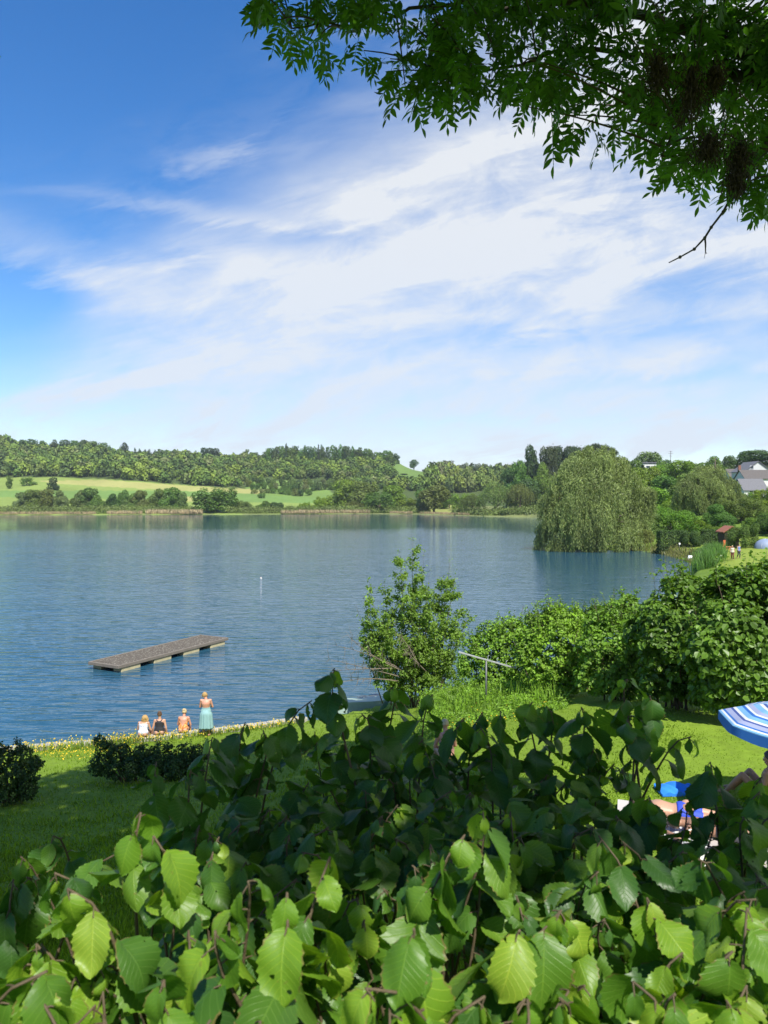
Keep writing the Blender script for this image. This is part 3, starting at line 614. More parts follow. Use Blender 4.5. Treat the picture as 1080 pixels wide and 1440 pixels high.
def shore_scrub():
    """low scrub and dry reeds that line the far water"""
    rg = np.random.default_rng(9); mb = MB(); mr = MB()
    for (x0, x1, n, hh) in [(-120, 150, 420, 4.), (150, 275, 230, 3.6), (325, 430, 230, 4.), (430, 520, 170, 4.4), (520, 600, 130, 4.), (640, 760, 230, 3.6)]:
        for i in range(n):
            px = rg.uniform(x0, x1); sh = float(np.interp(px, [-150, 0, 100, 200, 300, 400, 500, 590, 640, 690, 745], [385, 398, 402, 408, 412, 420, 428, 418, 392, 366, 352])); Y = sh+rg.uniform(4, 18); x = (px-540)/FPX*Y; z = h1(x, Y); H = hh*rg.uniform(.5, 1.2); w = H*rg.uniform(1., 1.9)
            d = unit(rg.normal(size=(70, 3))); d[:, 2] = abs(d[:, 2]); P = d*[w*.6, w*.6, H]*(.6+.4*rg.random((70, 1)))+[x, Y, z]; Nn = unit(d+rg.normal(size=d.shape)*.4)
            V, F = leaves_at(P, np.cross(Nn, rg.normal(size=d.shape)), Nn, .75*(.6+.7*rg.random(70)), .5); mb.add(V, F, smooth=False)
    tag(mb.build('waterside_scrub', foliage('waterside_scrub', (.14, .19, .05), .2, clump=.06)), 'low tangled green scrub lining the far waterline', 'scrub', kind='stuff')
    for (x0, x1, n, hh) in [(-150, 135, 2600, 1.7), (150, 200, 600, 1.9), (205, 285, 1500, 2.6), (395, 420, 350, 2.), (420, 520, 1600, 2.2), (548, 580, 420, 1.6), (590, 660, 700, 1.4)]:
        px = rg.uniform(x0, x1, n); sh = np.interp(px, [-150, 0, 100, 200, 300, 400, 500, 590, 640, 690, 745], [385, 398, 402, 408, 412, 420, 428, 418, 392, 366, 352]); Y = sh+rg.uniform(.6, 5, n); X = (px-540)/FPX*Y; Z = height(X, Y)-.2
        P = np.stack([X, Y, Z], 1); D = rg.normal(size=P.shape)*.16+[0, 0, 1]; V, F = leaves_at(P, D, rg.normal(size=P.shape)*[1, 1, .05]+[0, -.9, 0], hh*(.6+.6*rg.random(n)), .30); mr.add(V, F, smooth=False)
    tag(mr.build('dry_reeds', foliage('dry_reeds', (.36, .30, .175), .15, warm=(1.05, .95, .8), tcol=(1, .95, .8))), 'pale dry reed belt standing along the far waterline', 'reeds', kind='stuff')
shore_scrub()

# ---- the right bank: big willow, pines, gardens and hedges
def big_willow(px, Y, z0, lobes, label, n1, ns, size, hang, col, seed, tr=1.):
    """weeping willow: lobes (px, py, depth offset, radius px), then curtains of hanging strands"""
    p = at_y(px, 760, Y); r = empty('weeping_willow', (p[0], Y, z0), 0, label, 'tree'); rg = np.random.default_rng(seed); lb = []
    for qx, qy, dy, rp in lobes:
        q = at_y(qx, qy, Y+dy); rr = rp/FPX*Y; lb.append((q[0]-p[0], dy, q[2]-z0, rr, rr, rr*.9))
    lb = np.array(lb); V, F = crown_leaves(rg, lb, n1, size*1.15, up=.25, droop=.9, aspect=.34, inner=.35, jit=.9, holes=1.0, hole_size=4.6); mb = MB().add(V, F, smooth=False)
    m = 28; k = rg.integers(0, len(lb), ns*2); d = unit(rg.normal(size=(ns*2, 3))*[1, 1, .7]); st = lb[k, :3]+d*lb[k, 3:]*.92; q = np.argsort(np.sin(st[:, 0]*1.5+2*np.sin(st[:, 2]*.9))+np.cos(st[:, 2]*1.3+st[:, 1]*1.1)+rg.normal(size=ns*2)*.5)[:ns]; st = st[q]
    out = unit(np.stack([st[:, 0], st[:, 1], np.zeros(ns)], 1)); ln = np.minimum((hang[0]+hang[1]*rg.random(ns))*(.7+.5*rg.random(ns)), st[:, 2]-.15*rg.random(ns)); t = np.linspace(0, 1, m)
    sw = rg.normal(size=(ns, 3))*.25; sw[:, 2] = 0
    P = st[:, None]+(out*.7)[:, None]*np.sqrt(t)[None, :, None]+sw[:, None]*(t**2)[None, :, None]+np.array([0, 0, -1.])*(ln[:, None]*t[None]**1.2)[..., None]
    P = P.reshape(-1, 3)+rg.normal(size=(ns*m, 3))*.13; D = unit(np.array([0, 0, -1.])+rg.normal(size=P.shape)*.28); Nn = unit(np.repeat(out, m, 0)+rg.normal(size=P.shape)*.5+[0, 0, .4]); s = size*1.25*(.6+.7*rg.random(len(P)))
    V, F = leaves_at(P, D, Nn, s, s*.25); mb.add(V, F, smooth=False)
    mb.build('crown', foliage('willow_leaves', col, .32, warm=(1.12, 1.14, .9), dark=.65, light=1.3, clump=.22), r)
    tm = MB(); tm.tube(np.array([(0, 0, -.4), (.2, .3, 3), (.7, .6, 7), (2.5, .5, 12), (2.2, 0, 16)])*[tr, tr, tr], np.array([.75, .6, .5, .32, .1])*tr, 9)
    for l in lb[:18]:
        s0 = np.array([.3, .3, rg.uniform(2, 8)*tr]); tm.tube(bez(s0, (s0+l[:3])/2+[0, 0, 1.2], l[:3], 7), np.linspace(.30, .06, 7)*tr, 6)
    tm.build('trunk', M_BARK, r)
big_willow(834, 133., -.1, [(835, 652, 0, 24), (812, 662, -3, 24), (858, 660, 1, 22), (795, 680, -4, 22), (786, 700, -4, 20), (879, 676, 0, 20), (890, 695, 1, 18), (835, 680, -6, 26), (815, 695, -6, 26), (860, 700, -6, 25), (778, 722, -3, 17), (895, 718, 1, 17), (800, 725, -6, 22), (840, 725, -7, 26), (880, 735, -4, 20), (772, 742, -2, 13), (900, 745, 1, 15), (825, 660, 6, 26), (850, 690, 7, 28), (800, 700, 6, 24), (880, 715, 6, 22), (845, 645, -3, 15), (822, 641, 1, 12), (803, 655, 2, 14), (869, 652, 2, 14), (783, 688, -2, 13), (905, 705, 2, 11), (820, 745, -6, 22), (860, 748, -6, 20), (790, 750, -4, 14), (845, 745, 5, 26), (810, 740, 5, 22), (768, 756, -2, 12), (780, 760, -4, 11), (893, 762, -3, 11), (902, 764, 0, 11), (852, 632, 0, 9), (772, 704, -3, 12), (812, 639, 0, 8), (765, 735, -1, 9), (910, 690, 1, 8), (828, 630, 0, 6)],
    'huge silvery weeping willow overhanging the water on the right bank', 30000, 3000, .36, (.8, 3.6), (.215, .275, .092), 77)
big_willow(994, 172., h1((994-540)/FPX*172, 172)-.2, [(995, 668, 0, 15), (978, 674, -2, 14), (1012, 672, 0, 14), (964, 684, -2, 13), (1026, 684, 0, 13), (1000, 685, -4, 17), (980, 692, -4, 14), (1016, 692, -3, 14), (957, 697, -1, 9), (1036, 697, 0, 9), (990, 704, -3, 13), (1008, 706, -3, 13), (995, 690, 4, 20), (970, 700, 3, 14), (1020, 700, 3, 14), (985, 662, 0, 9), (1005, 661, 1, 9)],
    'second weeping willow, smaller, below the skyline right of the great one', 15000, 1500, .36, (.8, 3.2), (.20, .255, .080), 78, .8)
RB = [  # name, prototype, px, Y, top, width, colour, label, category
    ('conifer', 'full1:mid', 748, 430, 624, 30, 'deep', 'tall dark conifer left of the great willow on the skyline', 'tree'),
    ('broadleaf_tree', 'full0:mid', 730, 425, 646, 28, 'mid', 'round bright tree at the left foot of the tall dark conifer', 'tree'),
    ('broadleaf_tree', 'full1:mid', 716, 435, 656, 26, 'dark', 'dark tree at the extreme left of the skyline group by the conifer', 'tree'),
    ('broadleaf_tree', 'full2:mid', 763, 415, 645, 28, 'bright', 'light green tree between the dark conifer and the great willow', 'tree'),
    ('broadleaf_tree', 'full0:mid', 742, 395, 672, 40, 'dark', 'low dark tree on the slope below the tall conifer', 'tree'),
    ('pine', 'round0:mid', 772, 420, 626, 24, 'pine', 'first pine right of the tall conifer on the skyline', 'tree'),
    ('pine', 'round1:mid', 788, 422, 625, 26, 'pine', 'second pine from the conifer, showing above the great willow', 'tree'),
    ('pine', 'round2:mid', 804, 420, 626.5, 26, 'pine', 'third pine from the conifer, showing above the great willow', 'tree'),
    ('pine', 'round0:mid', 821, 425, 627.5, 26, 'pine', 'pine right behind the top of the great willow', 'tree'),
    ('pine', 'pine1:mid', 838, 420, 623.5, 26, 'pine', 'highest pine right of the great willow top', 'tree'),
    ('pine', 'round2:mid', 849, 422, 625.5, 22, 'pine', 'pine beside the highest one right of the great willow top', 'tree'),
    ('pine', 'pine0:mid', 862, 420, 630, 22, 'pine', 'smallest pine at the right end of the pine row', 'tree'),
    ('broadleaf_tree', 'full2:mid', 882, 290, 638, 34, 'mid', 'mid green tree behind the right shoulder of the great willow', 'tree'),
    ('broadleaf_tree', 'full0:mid', 914, 330, 634, 48, 'grey', 'pale round treetop on the skyline right of the great willow', 'tree'),
    ('broadleaf_tree', 'full0:mid', 916, 245, 655, 34, 'bright', 'light tree hiding the left wall of the white flat-roofed building', 'tree'),
    ('conifer', 'spruce1:mid', 904, 250, 652, 22, 'deep', 'narrow dark conifer in the middle of the right bank gardens', 'tree'),
    ('broadleaf_tree', 'full1:mid', 898, 240, 656, 40, 'bright', 'bright tree left of the narrow dark conifer', 'tree'),
    ('broadleaf_tree', 'full2:mid', 933, 270, 643, 34, 'mid', 'domed tree right of the narrow dark conifer', 'tree'),
    ('broadleaf_tree', 'full0:mid', 958, 260, 646, 42, 'bright', 'broad bright tree left of the second willow on the skyline', 'tree'),
    ('broadleaf_tree', 'full1:mid', 985, 300, 650, 34, 'mid', 'slim tree behind the second willow on the skyline', 'tree'),
    ('broadleaf_tree', 'full2:mid', 1004, 290, 638.5, 36, 'mid', 'domed tree on the skyline above the second willow', 'tree'),
    ('broadleaf_tree', 'full0:mid', 1024, 300, 640, 26, 'dark', 'dark slim tree on the skyline left of the houses', 'tree'),
    ('broadleaf_tree', 'round2:mid', 1060, 330, 633, 56, 'dark', 'wide dark tree on the skyline behind the gabled house', 'tree'),
    ('broadleaf_tree', 'full0:mid', 1108, 320, 632, 48, 'dark', 'dark tree cut by the right picture edge behind the houses', 'tree'),
    ('broadleaf_tree', 'full1:mid', 896, 270, 645, 34, 'mid', 'tree on the skyline directly right of the great willow crown', 'tree'),
    ('broadleaf_tree', 'full0:mid', 924, 262, 653, 30, 'bright', 'light tree in front of the white flat-roofed building', 'tree'),
    ('broadleaf_tree', 'full2:mid', 945, 300, 643, 34, 'dark', 'dark tree at the foot of the aerial mast', 'tree'),
    ('broadleaf_tree', 'full1:mid', 970, 285, 648, 32, 'mid', 'tree between the mast and the second willow on the skyline', 'tree'),
    ('broadleaf_tree', 'full1:mid', 914, 190, 684, 54, 'bright', 'bright tree between the two weeping willows', 'tree'),
    ('broadleaf_tree', 'full0:mid', 936, 215, 668, 46, 'mid', 'taller tree behind the bright one between the two willows', 'tree'),
    ('broadleaf_tree', 'full2:mid', 950, 185, 690, 34, 'lime', 'yellow-green tree at the left skirt of the second willow', 'tree'),
    ('garden_bush', 'full0:near', 943, 143, 709, 78, 'bright', 'large bright bush below the gap between the two willows', 'bush'),
    ('garden_bush', 'full1:near', 910, 140, 718, 46, 'olive', 'olive bush at the right skirt of the great willow', 'bush'),
    ('garden_bush', 'full2:near', 902, 134, 742, 40, 'willow', 'drooping low bush under the right skirt of the great willow', 'bush'),
    ('garden_bush', 'full1:near', 1011, 140, 708, 40, 'mid', 'dark round bush below the second willow', 'bush'),
    ('garden_bush', 'full0:near', 985, 142, 727, 40, 'lime', 'pale yellowish bush low between the bright bush and the round one', 'bush'),
    ('garden_tree', 'full2:near', 1043, 148, 696, 70, 'olive', 'spreading olive tree below the houses', 'tree'),
    ('garden_tree', 'full1:near', 1025, 180, 688, 42, 'grey', 'grey feathery bush left of the spreading olive tree', 'bush'),
    ('garden_bush', 'full0:near', 1080, 165, 681, 48, 'lime', 'yellow-green bush right below the lower house', 'bush'),
    ('garden_bush', 'full2:near', 1040, 185, 690, 40, 'bright', 'bright bush just below the left corner of the lower house', 'bush'),
    ('garden_bush', 'full1:near', 1090, 128, 712, 60, 'mid', 'bush at the right picture edge above the tent', 'bush'),
    ('garden_bush', 'full0:near', 1068, 132, 722, 44, 'bright', 'light bush between the small round tree and the right edge', 'bush'),
    ('garden_tree', 'full0:near', 1050, 109, 733, 56, 'mid', 'small round tree beside the red-brown hut roof', 'tree'),
    ('garden_bush', 'full2:near', 976, 119, 743, 40, 'dark', 'dark round bush bulging out of the clipped hedge', 'bush'),
    ('garden_bush', 'full1:near', 1003, 128, 735, 34, 'bright', 'small light bush behind the right part of the clipped hedge', 'bush'),
    ('garden_tree', 'full1:mid', 1030, 225, 676, 30, 'mid', 'tree tucked against the left wall of the pale gabled house', 'tree'),
    ('garden_tree', 'full0:mid', 965, 205, 668, 40, 'mid', 'leafy tree showing behind the left half of the second willow', 'tree'),
    ('garden_bush', 'full2:mid', 890, 215, 690, 40, 'dark', 'dark tree seen through the right fringe of the great willow', 'tree')]
for nm, kd, px, Y, top, w, c, lb, ct in RB: tree(nm, kd, px, Y, top, w, lb, c, cat=ct, parts=True, sink=.1)
def box_hedge(px0, px1, Y, ptop, label):
    a = at_y(px0, 760, Y); b = at_y(px1, 760, Y); w = b[0]-a[0]; cx = (a[0]+b[0])/2; z = min(h1(a[0], Y), h1(b[0], Y))-.1; H = at_y(px0, ptop, Y)[2]-z; rg = np.random.default_rng(int(px0)); n = 5200
    P = rg.random((n, 3))-.5; f = rg.integers(0, 4, n); P[f == 0, 1] = -.5; P[f == 1, 2] = .5; P[f == 2, 0] = np.sign(P[f == 2, 0])*.5; P[f == 3, 1] = .5
    Nn = np.zeros((n, 3)); Nn[f == 0] = (0, -1, .2); Nn[f == 1] = (0, 0, 1); Nn[f == 2, 0] = np.sign(P[f == 2, 0]); Nn[f == 3] = (0, 1, 0); P = (P+[0, 0, .5])*[w, 1.6, H]+rg.normal(size=(n, 3))*.07; Nn = unit(Nn+rg.normal(size=(n, 3))*.4)
    V, F = leaves_at(P, np.cross(Nn, rg.normal(size=(n, 3))), Nn, .24*(.6+.8*rg.random(n)), .17)
    r = empty('clipped_hedge', (cx, Y, z), 0, label, 'hedge'); c = MB().add(V, F, smooth=False).build('leaves', M_FOL, r); c.color = (*GREEN['dark'], 1)
    tb = MB()
    for i in range(7): tb.tube([((i/6-.5)*w*.92, 0, 0), ((i/6-.5)*w*.92+.05, .05, H*.9)], [.05, .02], 5)
    tb.build('stems', M_BARK, r)
box_hedge(926, 964, 122, 747, 'left clipped hedge block behind the lakeside lawn')
box_hedge(988, 1032, 121, 746, 'right clipped hedge block ending at the red-brown hut')
# ------------------------------------------------------------ houses, hut, mast and far lawn
M_ROOF = simple('brown_roof_tiles', (.095, .084, .077), .8, .25, 3, .3); M_ROOFG = simple('grey_roof_tiles', (.125, .125, .135), .75, .2, 3, .3)
M_WALLW = simple('white_render', (.60, .60, .58), .85, .06, 1); M_WALLG = simple('pale_grey_boards', (.52, .53, .53), .8, .1, 1); M_GLASS = simple('window_glass', (.04, .055, .07), .08, .2, 2)
M_RED = simple('red_brick', (.22, .10, .07), .85, .3, 6); M_RUST = simple('terracotta_sheet', (.27, .10, .055), .7, .2, 4); M_WHITE = simple('white_plastic', (.80, .80, .78), .4, .04, 2)
def gable_block(parent, c, w, d, hw, hr, axis, mw, mr, over=.35, wall='wall', roof='roof'):
    """walls up to hw, ridge at hr; ridge runs along axis"""
    cx, cy, cz = c; m = MB()
    if axis == 'y': prof = [(-w/2, 0), (w/2, 0), (w/2, hw), (0, hr-.12), (-w/2, hw)]; V = [[cx+a, cy+s*d/2, cz+b] for s in (-1, 1) for a, b in prof]
    else: prof = [(-d/2, 0), (d/2, 0), (d/2, hw), (0, hr-.12), (-d/2, hw)]; V = [[cx+s*w/2, cy+a, cz+b] for s in (-1, 1) for a, b in prof]
    m.add(V, [[0, 1, 2, 4], [5, 6, 7, 9]], smooth=False); n0 = m.n-10; m.add(V, [[2, 3, 4], [7, 8, 9]], smooth=False); m.add(V, [[0, 5, 9, 4], [1, 2, 7, 6], [2, 3, 8, 7], [3, 4, 9, 8]], smooth=False)
    m.build(wall, mw, parent); q = MB(); half = (w if axis == 'y' else d)/2; ln = (d if axis == 'y' else w)/2+over; sl_ = (hr-hw)/half
    for s in (-1, 1):
        e = half+over; pts = [(0, hr), (s*e, hr-sl_*e), (s*e, hr-sl_*e+.16), (0, hr+.17)]
        V = [[cx+a, cy+t*ln, cz+b] if axis == 'y' else [cx+t*ln, cy+a, cz+b] for t in (-1, 1) for a, b in pts]
        q.add(V, [[0, 1, 5, 4], [1, 2, 6, 5], [2, 3, 7, 6], [3, 0, 4, 7], [0, 1, 2, 3], [4, 5, 6, 7]], smooth=False)
    return q.build(roof, mr, parent)
def window(parent, c, w, h, face='y'):
    d = (w, .10, h) if face == 'y' else (.10, w, h); f = MB()
    for s in (-1, 1):
        o = (s*w/2, 0, 0) if face == 'y' else (0, s*w/2, 0); f.box(np.array(c)+o, (.09, .12, h+.09) if face == 'y' else (.12, .09, h+.09)); o2 = (0, 0, s*h/2); f.box(np.array(c)+o2, (w-.09, .12, .09) if face == 'y' else (.12, w-.09, .09))
    wo = f.build('window', M_WHITE, parent); MB().box(c, (w-.09, .05, h-.09) if face == 'y' else (.05, w-.09, h-.09)).build('pane', M_GLASS, wo)
def houses():
    Y = 232.; s = Y/FPX; p = at_y(1062, 690, Y); z = h1(p[0], Y)-.3
    r = empty('gabled_house', (p[0], Y, z), 0, 'pale gabled house with brown tiled wing at the upper right', 'house')
    Zt = lambda py, YY=Y: at_y(1060, py, YY)[2]-z; Xp = lambda px, YY=Y: (px-540)/FPX*YY-p[0]
    gable_block(r, (Xp(1060, Y+7), 9, 0), 36*s*1.05, 9, Zt(663, Y+7), Zt(649.5, Y+7), 'y', M_WALLG, M_ROOFG)
    rf = gable_block(r, (Xp(1060), 0, 0), 40*s, 7, Zt(672.5, Y-4), Zt(661.5), 'x', M_WALLW, M_ROOF, wall='wing_wall', roof='wing_roof')
    MB().box((Xp(1042), 1.3, Zt(659)), (.8, .6, 2.2)).build('chimney', M_RED, rf)
    for px in (1046, 1056, 1068): window(r, (Xp(px, Y-4), -3.56, Zt(679, Y-4)), 1.3, 1.3)
    window(r, (Xp(1060, Y+3), 4.44, Zt(657, Y+3)), 1.1, 1.0)
    Y2 = 205.; p2 = at_y(1054, 690, Y2); z2 = h1(p2[0], Y2)-.3; r2 = empty('garden_house', (p2[0], Y2, z2), 0, 'lower white house with plain grey roof among the garden trees', 'house')
    Z2 = lambda py, YY: at_y(1060, py, YY)[2]-z2; X2 = lambda px: (px-540)/FPX*Y2-p2[0]
    gable_block(r2, (X2(1054), 0, 0), 32*Y2/FPX, 6.4, Z2(688.5, Y2-3.5), Z2(674, Y2), 'x', M_WALLW, M_ROOFG)
    for px in (1049, 1055, 1061): window(r2, (X2(px)-.2, -3.26, Z2(693, Y2-3.2)), 1.0, 1.1)
    Y3 = 262.; p3 = at_y(1030, 680, Y3); z3 = h1(p3[0], Y3)-.3; r3 = empty('brown_roofed_house', (p3[0], Y3, z3), 0, 'brown-roofed house mostly hidden left of the pale gabled house', 'house')
    gable_block(r3, (0, 0, 0), 17*Y3/FPX, 8, at_y(1030, 673, Y3-4)[2]-z3, at_y(1030, 660, Y3)[2]-z3, 'x', M_WALLW, M_ROOF); window(r3, (0, -4.06, at_y(1030, 677, Y3-4)[2]-z3), 1.2, 1.3)
    Y4 = 300.; p4 = at_y(920, 660, Y4); z4 = h1(p4[0], Y4)-.3; r4 = empty('flat_roofed_building', (p4[0], Y4, z4), 0, 'white flat-roofed building glimpsed behind the narrow dark conifer', 'building')
    zt = at_y(920, 650.5, Y4)[2]-z4; MB().box((0, 3, zt/2-.2), (9, 6, zt-.4)).build('wall', M_WALLW, r4); MB().box((0, 3, zt), (9.8, 6.8, .36)).build('roof', M_ROOFG, r4); window(r4, (-2.5, -.06, zt-1.8), 1.6, 1.2); window(r4, (2.5, -.06, zt-1.8), 1.6, 1.2)
    Y5 = 380.; p5 = at_y(943, 650, Y5); zb = h1(p5[0], Y5); H = at_y(943, 634, Y5)[2]-zb; m = empty('radio_mast', (p5[0], Y5, zb), 0, 'thin grey aerial mast rising above the treetops right of the willow', 'mast')
    MB().tube([(0, 0, 0), (0, 0, H)], [.22, .13], 8).build('pole', M_ROOFG, m); a = MB()
    for k, w in ((.4, .9), (1.4, 1.3), (2.6, .8)): a.tube([(-w, 0, H-k), (w, 0, H-k)], .06, 5); a.tube([(0, -w, H-k), (0, w, H-k)], .06, 5)
    a.build('aerial', M_ROOFG, m)
houses()
def far_lawn_things():
    Y = 112.; p = at_y(1033, 768, Y); z = h1(p[0], Y); h = empty('garden_hut', (p[0], Y+2, z), 0, 'small dark hut with red-brown roof beside the clipped hedge', 'hut'); Ht = at_y(1034, 741.5, Y)[2]-z
    gable_block(h, (0, 0, 0), 2.2, 2.2, Ht-.7, Ht, 'y', simple('dark_boards', (.05, .035, .025), .8), M_RUST, over=.3); MB().box((0, -1.33, .95), (.8, .05, 1.8)).build('door', simple('brown_door', (.12, .06, .035), .7), h)
    wood = simple('orange_wood', (.50, .20, .07), .6, .2, 4)
    Y = 103.; p = at_y(1017, 772, Y); z = h1(p[0], Y); t = empty('picnic_table', (p[0], Y, z), .2, 'orange wooden picnic table with benches in front of the hut', 'table')
    MB().box((0, 0, .74), (2.2, .75, .06)).build('tabletop', wood, t)
    for s in (-1, 1): MB().box((0, s*.7, .44), (2.2, .28, .05)).build('bench', wood, t)
    for s in (-1, 1):
        l = MB(); l.box((s*.75, 0, .405), (.09, 1.66, .09)); 
        for q in (-1, 1): l.tube([(s*.75, q*.62, 0), (s*.75, q*.22, .71)], .05, 6)
        l.build('leg', wood, t)
    p = at_y(1022, 770, 105.); z = h1(p[0], 105); g = empty('orange_garden_chair', (p[0], 105.3, z), .5, 'orange-red high-backed garden chair behind the picnic table', 'chair')
    oc = simple('orange_red_paint', (.55, .12, .05), .5); MB().box((0, 0, .44), (.5, .5, .05)).build('seat', oc, g); MB().box((0, .25, .95), (.5, .05, 1.0)).build('backrest', oc, g)
    for sx in (-1, 1):
        for sy in (-1, 1): MB().box((sx*.22, sy*.2, .21), (.05, .05, .415)).build('leg', oc, g)
    # dome tent at the right edge
    Y = 106.; p = at_y(1077, 776, Y); z = h1(p[0], Y); t = empty('dome_tent', (p[0], Y, z), 0, 'pale blue-grey dome tent on the lawn at the right edge', 'tent'); rings = []
    for k in range(9):
        a = k/8*math.pi/2; rings.append([[1.6*math.cos(a)**.8*math.cos(b)*(1-.04*(j % 4 == 2)), 1.4*math.cos(a)**.8*math.sin(b), 1.35*math.sin(a)] for j, b in enumerate(np.arange(24)*math.pi/12)])
    MB().loft(rings).build('tent_shell', simple('tent_cloth', (.20, .25, .36), .6, .08, 2), t); pm = MB()
    for a in (R(45), R(135)): pm.tube([[1.63*math.cos(b)*math.cos(a), 1.43*math.cos(b)*math.sin(a), 1.38*math.sin(b)] for b in np.linspace(0, math.pi, 15)], .012, 5)
    pm.build('tent_pole', M_WHITE, t)
    # white folded sun shelter and round white sign near the reeds
    Y = 108.; p = at_y(971.5, 777, Y); z = h1(p[0], Y); s = empty('white_sun_shelter', (p[0], Y, z), 0, 'small white half-open sun shelter on the lawn behind the reeds', 'shelter'); rings = [[[.48*math.cos(a)*(1-.35*k), .38*math.sin(a)*(1-.5*k)+.1*k, .62*k**.7+.06*math.sin(3*a)*k] for a in np.arange(16)*math.pi/8] for k in np.linspace(0, 1, 6)]
    MB().loft(rings, cap=True).build('shelter_cloth', M_WHITE, s)
    Y = 116.; p = at_y(955.5, 772, Y); z = h1(p[0], Y); s = empty('round_sign', (p[0], Y, z), 0, 'small round white sign on a post before the clipped hedge', 'sign'); zt = at_y(955.5, 764.6, Y)[2]-z
    MB().tube([(0, 0, 0), (0, 0, zt)], .03, 6).build('post', M_ROOFG, s); MB().tube([(0, -.06, zt), (0, -.03, zt)], .15, 16).build('disc', M_WHITE, s)
far_lawn_things()
def reeds_right():
    rg = np.random.default_rng(21); mb = MB(); md = MB(); n = 5200
    u = rg.random(n); i = (rg.random(n)*4.9); line = np.array([Wy(985, 84.5), Wy(992, 90), Wy(996, 94), Wy(994, 99), Wy(988, 104), Wy(975, 110)]); k = i.astype(int); f = (i-k)[:, None]; P2 = line[k]*(1-f)+line[k+1]*f+np.stack([rg.normal(size=n)*.7+.5, rg.normal(size=n)*.6], 1)
    hh = np.where(P2[:, 1] < 101, 2.0, .9)*(.6+.5*rg.random(n)); P = np.stack([P2[:, 0], P2[:, 1], np.maximum(height(P2[:, 0], P2[:, 1]), 0)-.15], 1); D = rg.normal(size=P.shape)*.17+[0, 0, 1]
    V, F = leaves_at(P, D, rg.normal(size=P.shape)*[1, 1, .1]+[0, -.6, 0], hh, .085); mb.add(V, F, smooth=False)
    tag(mb.build('green_reeds', foliage('green_reeds', (.085, .18, .03), .3, clump=.3)), 'dense tall green reeds at the corner of the bay', 'reeds', kind='stuff')
    n = 2600; line = np.array([Wy(990, 98), Wy(984, 105), Wy(966, 112), Wy(944, 120), Wy(919, 128), (42, 131.6)]); i = rg.random(n)*4.99; k = i.astype(int); f = (i-k)[:, None]; P2 = line[k]*(1-f)+line[k+1]*f+rg.normal(size=(n, 2))*.55-[.25, .1]
    P = np.stack([P2[:, 0], P2[:, 1], np.maximum(height(P2[:, 0], P2[:, 1]), 0)-.1], 1); V, F = leaves_at(P, rg.normal(size=P.shape)*.2+[0, 0, 1], rg.normal(size=P.shape)*[1, 1, .1]+[0, -.6, 0], .75*(.5+.7*rg.random(n)), .09)
    tag(MB().add(V, F, smooth=False).build('bank_grass', foliage('bank_grass', (.16, .165, .055), .25, clump=.2)), 'straw-tinged grass fringe along the edge of the bay', 'grass', kind='stuff')
reeds_right()
# ------------------------------------------------------------ the near shore
M_CONC = simple('weathered_concrete', (.36, .34, .29), .85, .4, 3, .3)
def shore_point(px, off=0.):
    """point of the near shoreline under photo column px, off metres inland"""
    seg = [(-30., 23.5)]+[tuple(v) for v in LAKE[4:12]]; S = np.array(seg); cx = 540+FPX*S[:, 0]/S[:, 1]; return np.array([np.interp(px, cx, S[:, 0]), np.interp(px, cx, S[:, 1])-off])
def lake_wall():
    rg = np.random.default_rng(4); r = None; mb = MB(); pxs = np.linspace(-160, 430, 33); q = [shore_point(p, .18) for p in pxs]
    r = empty('lake_wall', (q[16][0], q[16][1], 0), 0, 'low pale concrete edging wall between the lawn and the lake', 'wall')
    for a, b in zip(q[:-1], q[1:]):
        d = b-a; L = np.linalg.norm(d); an = math.atan2(d[1], d[0]); c = (a+b)/2-q[16]
        mb.box((c[0], c[1], .03+rg.normal()*.008), (L-.012, .36, 1.0), rotz(an+rg.normal()*.004), bev=.02)
    mb.build('wall_blocks', M_CONC, r)
lake_wall()
def slipway():
    m = simple('algae_concrete', (.30, .40, .34), .6, .3, 2.5, .2); g = [at_z(px, py, 0) for px, py in ((452, 1006), (548, 998), (572, 980), (486, 985))]; c = np.mean(g, 0); r = empty('slipway', (c[0], c[1], 0), 0, 'pale green algae-stained concrete slipway at the water behind the shoot tips', 'slipway')
    top = [.42, .46, .16, .10]; mb = MB(); n = 10; rows = []
    for i in range(n):
        t = i/(n-1); rows.append([list((g[0]*(1-t)+g[3]*t)*(1-s)+(g[1]*(1-t)+g[2]*t)*s-c+np.array([0, 0, (top[0]*(1-t)+top[3]*t)*(1-s)+(top[1]*(1-t)+top[2]*t)*s+.03*math.sin(6*s+3*t)])) for s in np.linspace(0, 1, 10)])
    R_ = np.array(rows); mb.loft(R_, close=False); lo = R_.copy(); lo[..., 2] = -.4; mb.loft(np.array([R_[-1], lo[-1]]), close=False); mb.loft(np.array([R_[0], lo[0]]), close=False); mb.loft(np.array([R_[:, 0], lo[:, 0]]), close=False); mb.loft(np.array([R_[:, -1], lo[:, -1]]), close=False); mb.build('ramp', m, r)
slipway()
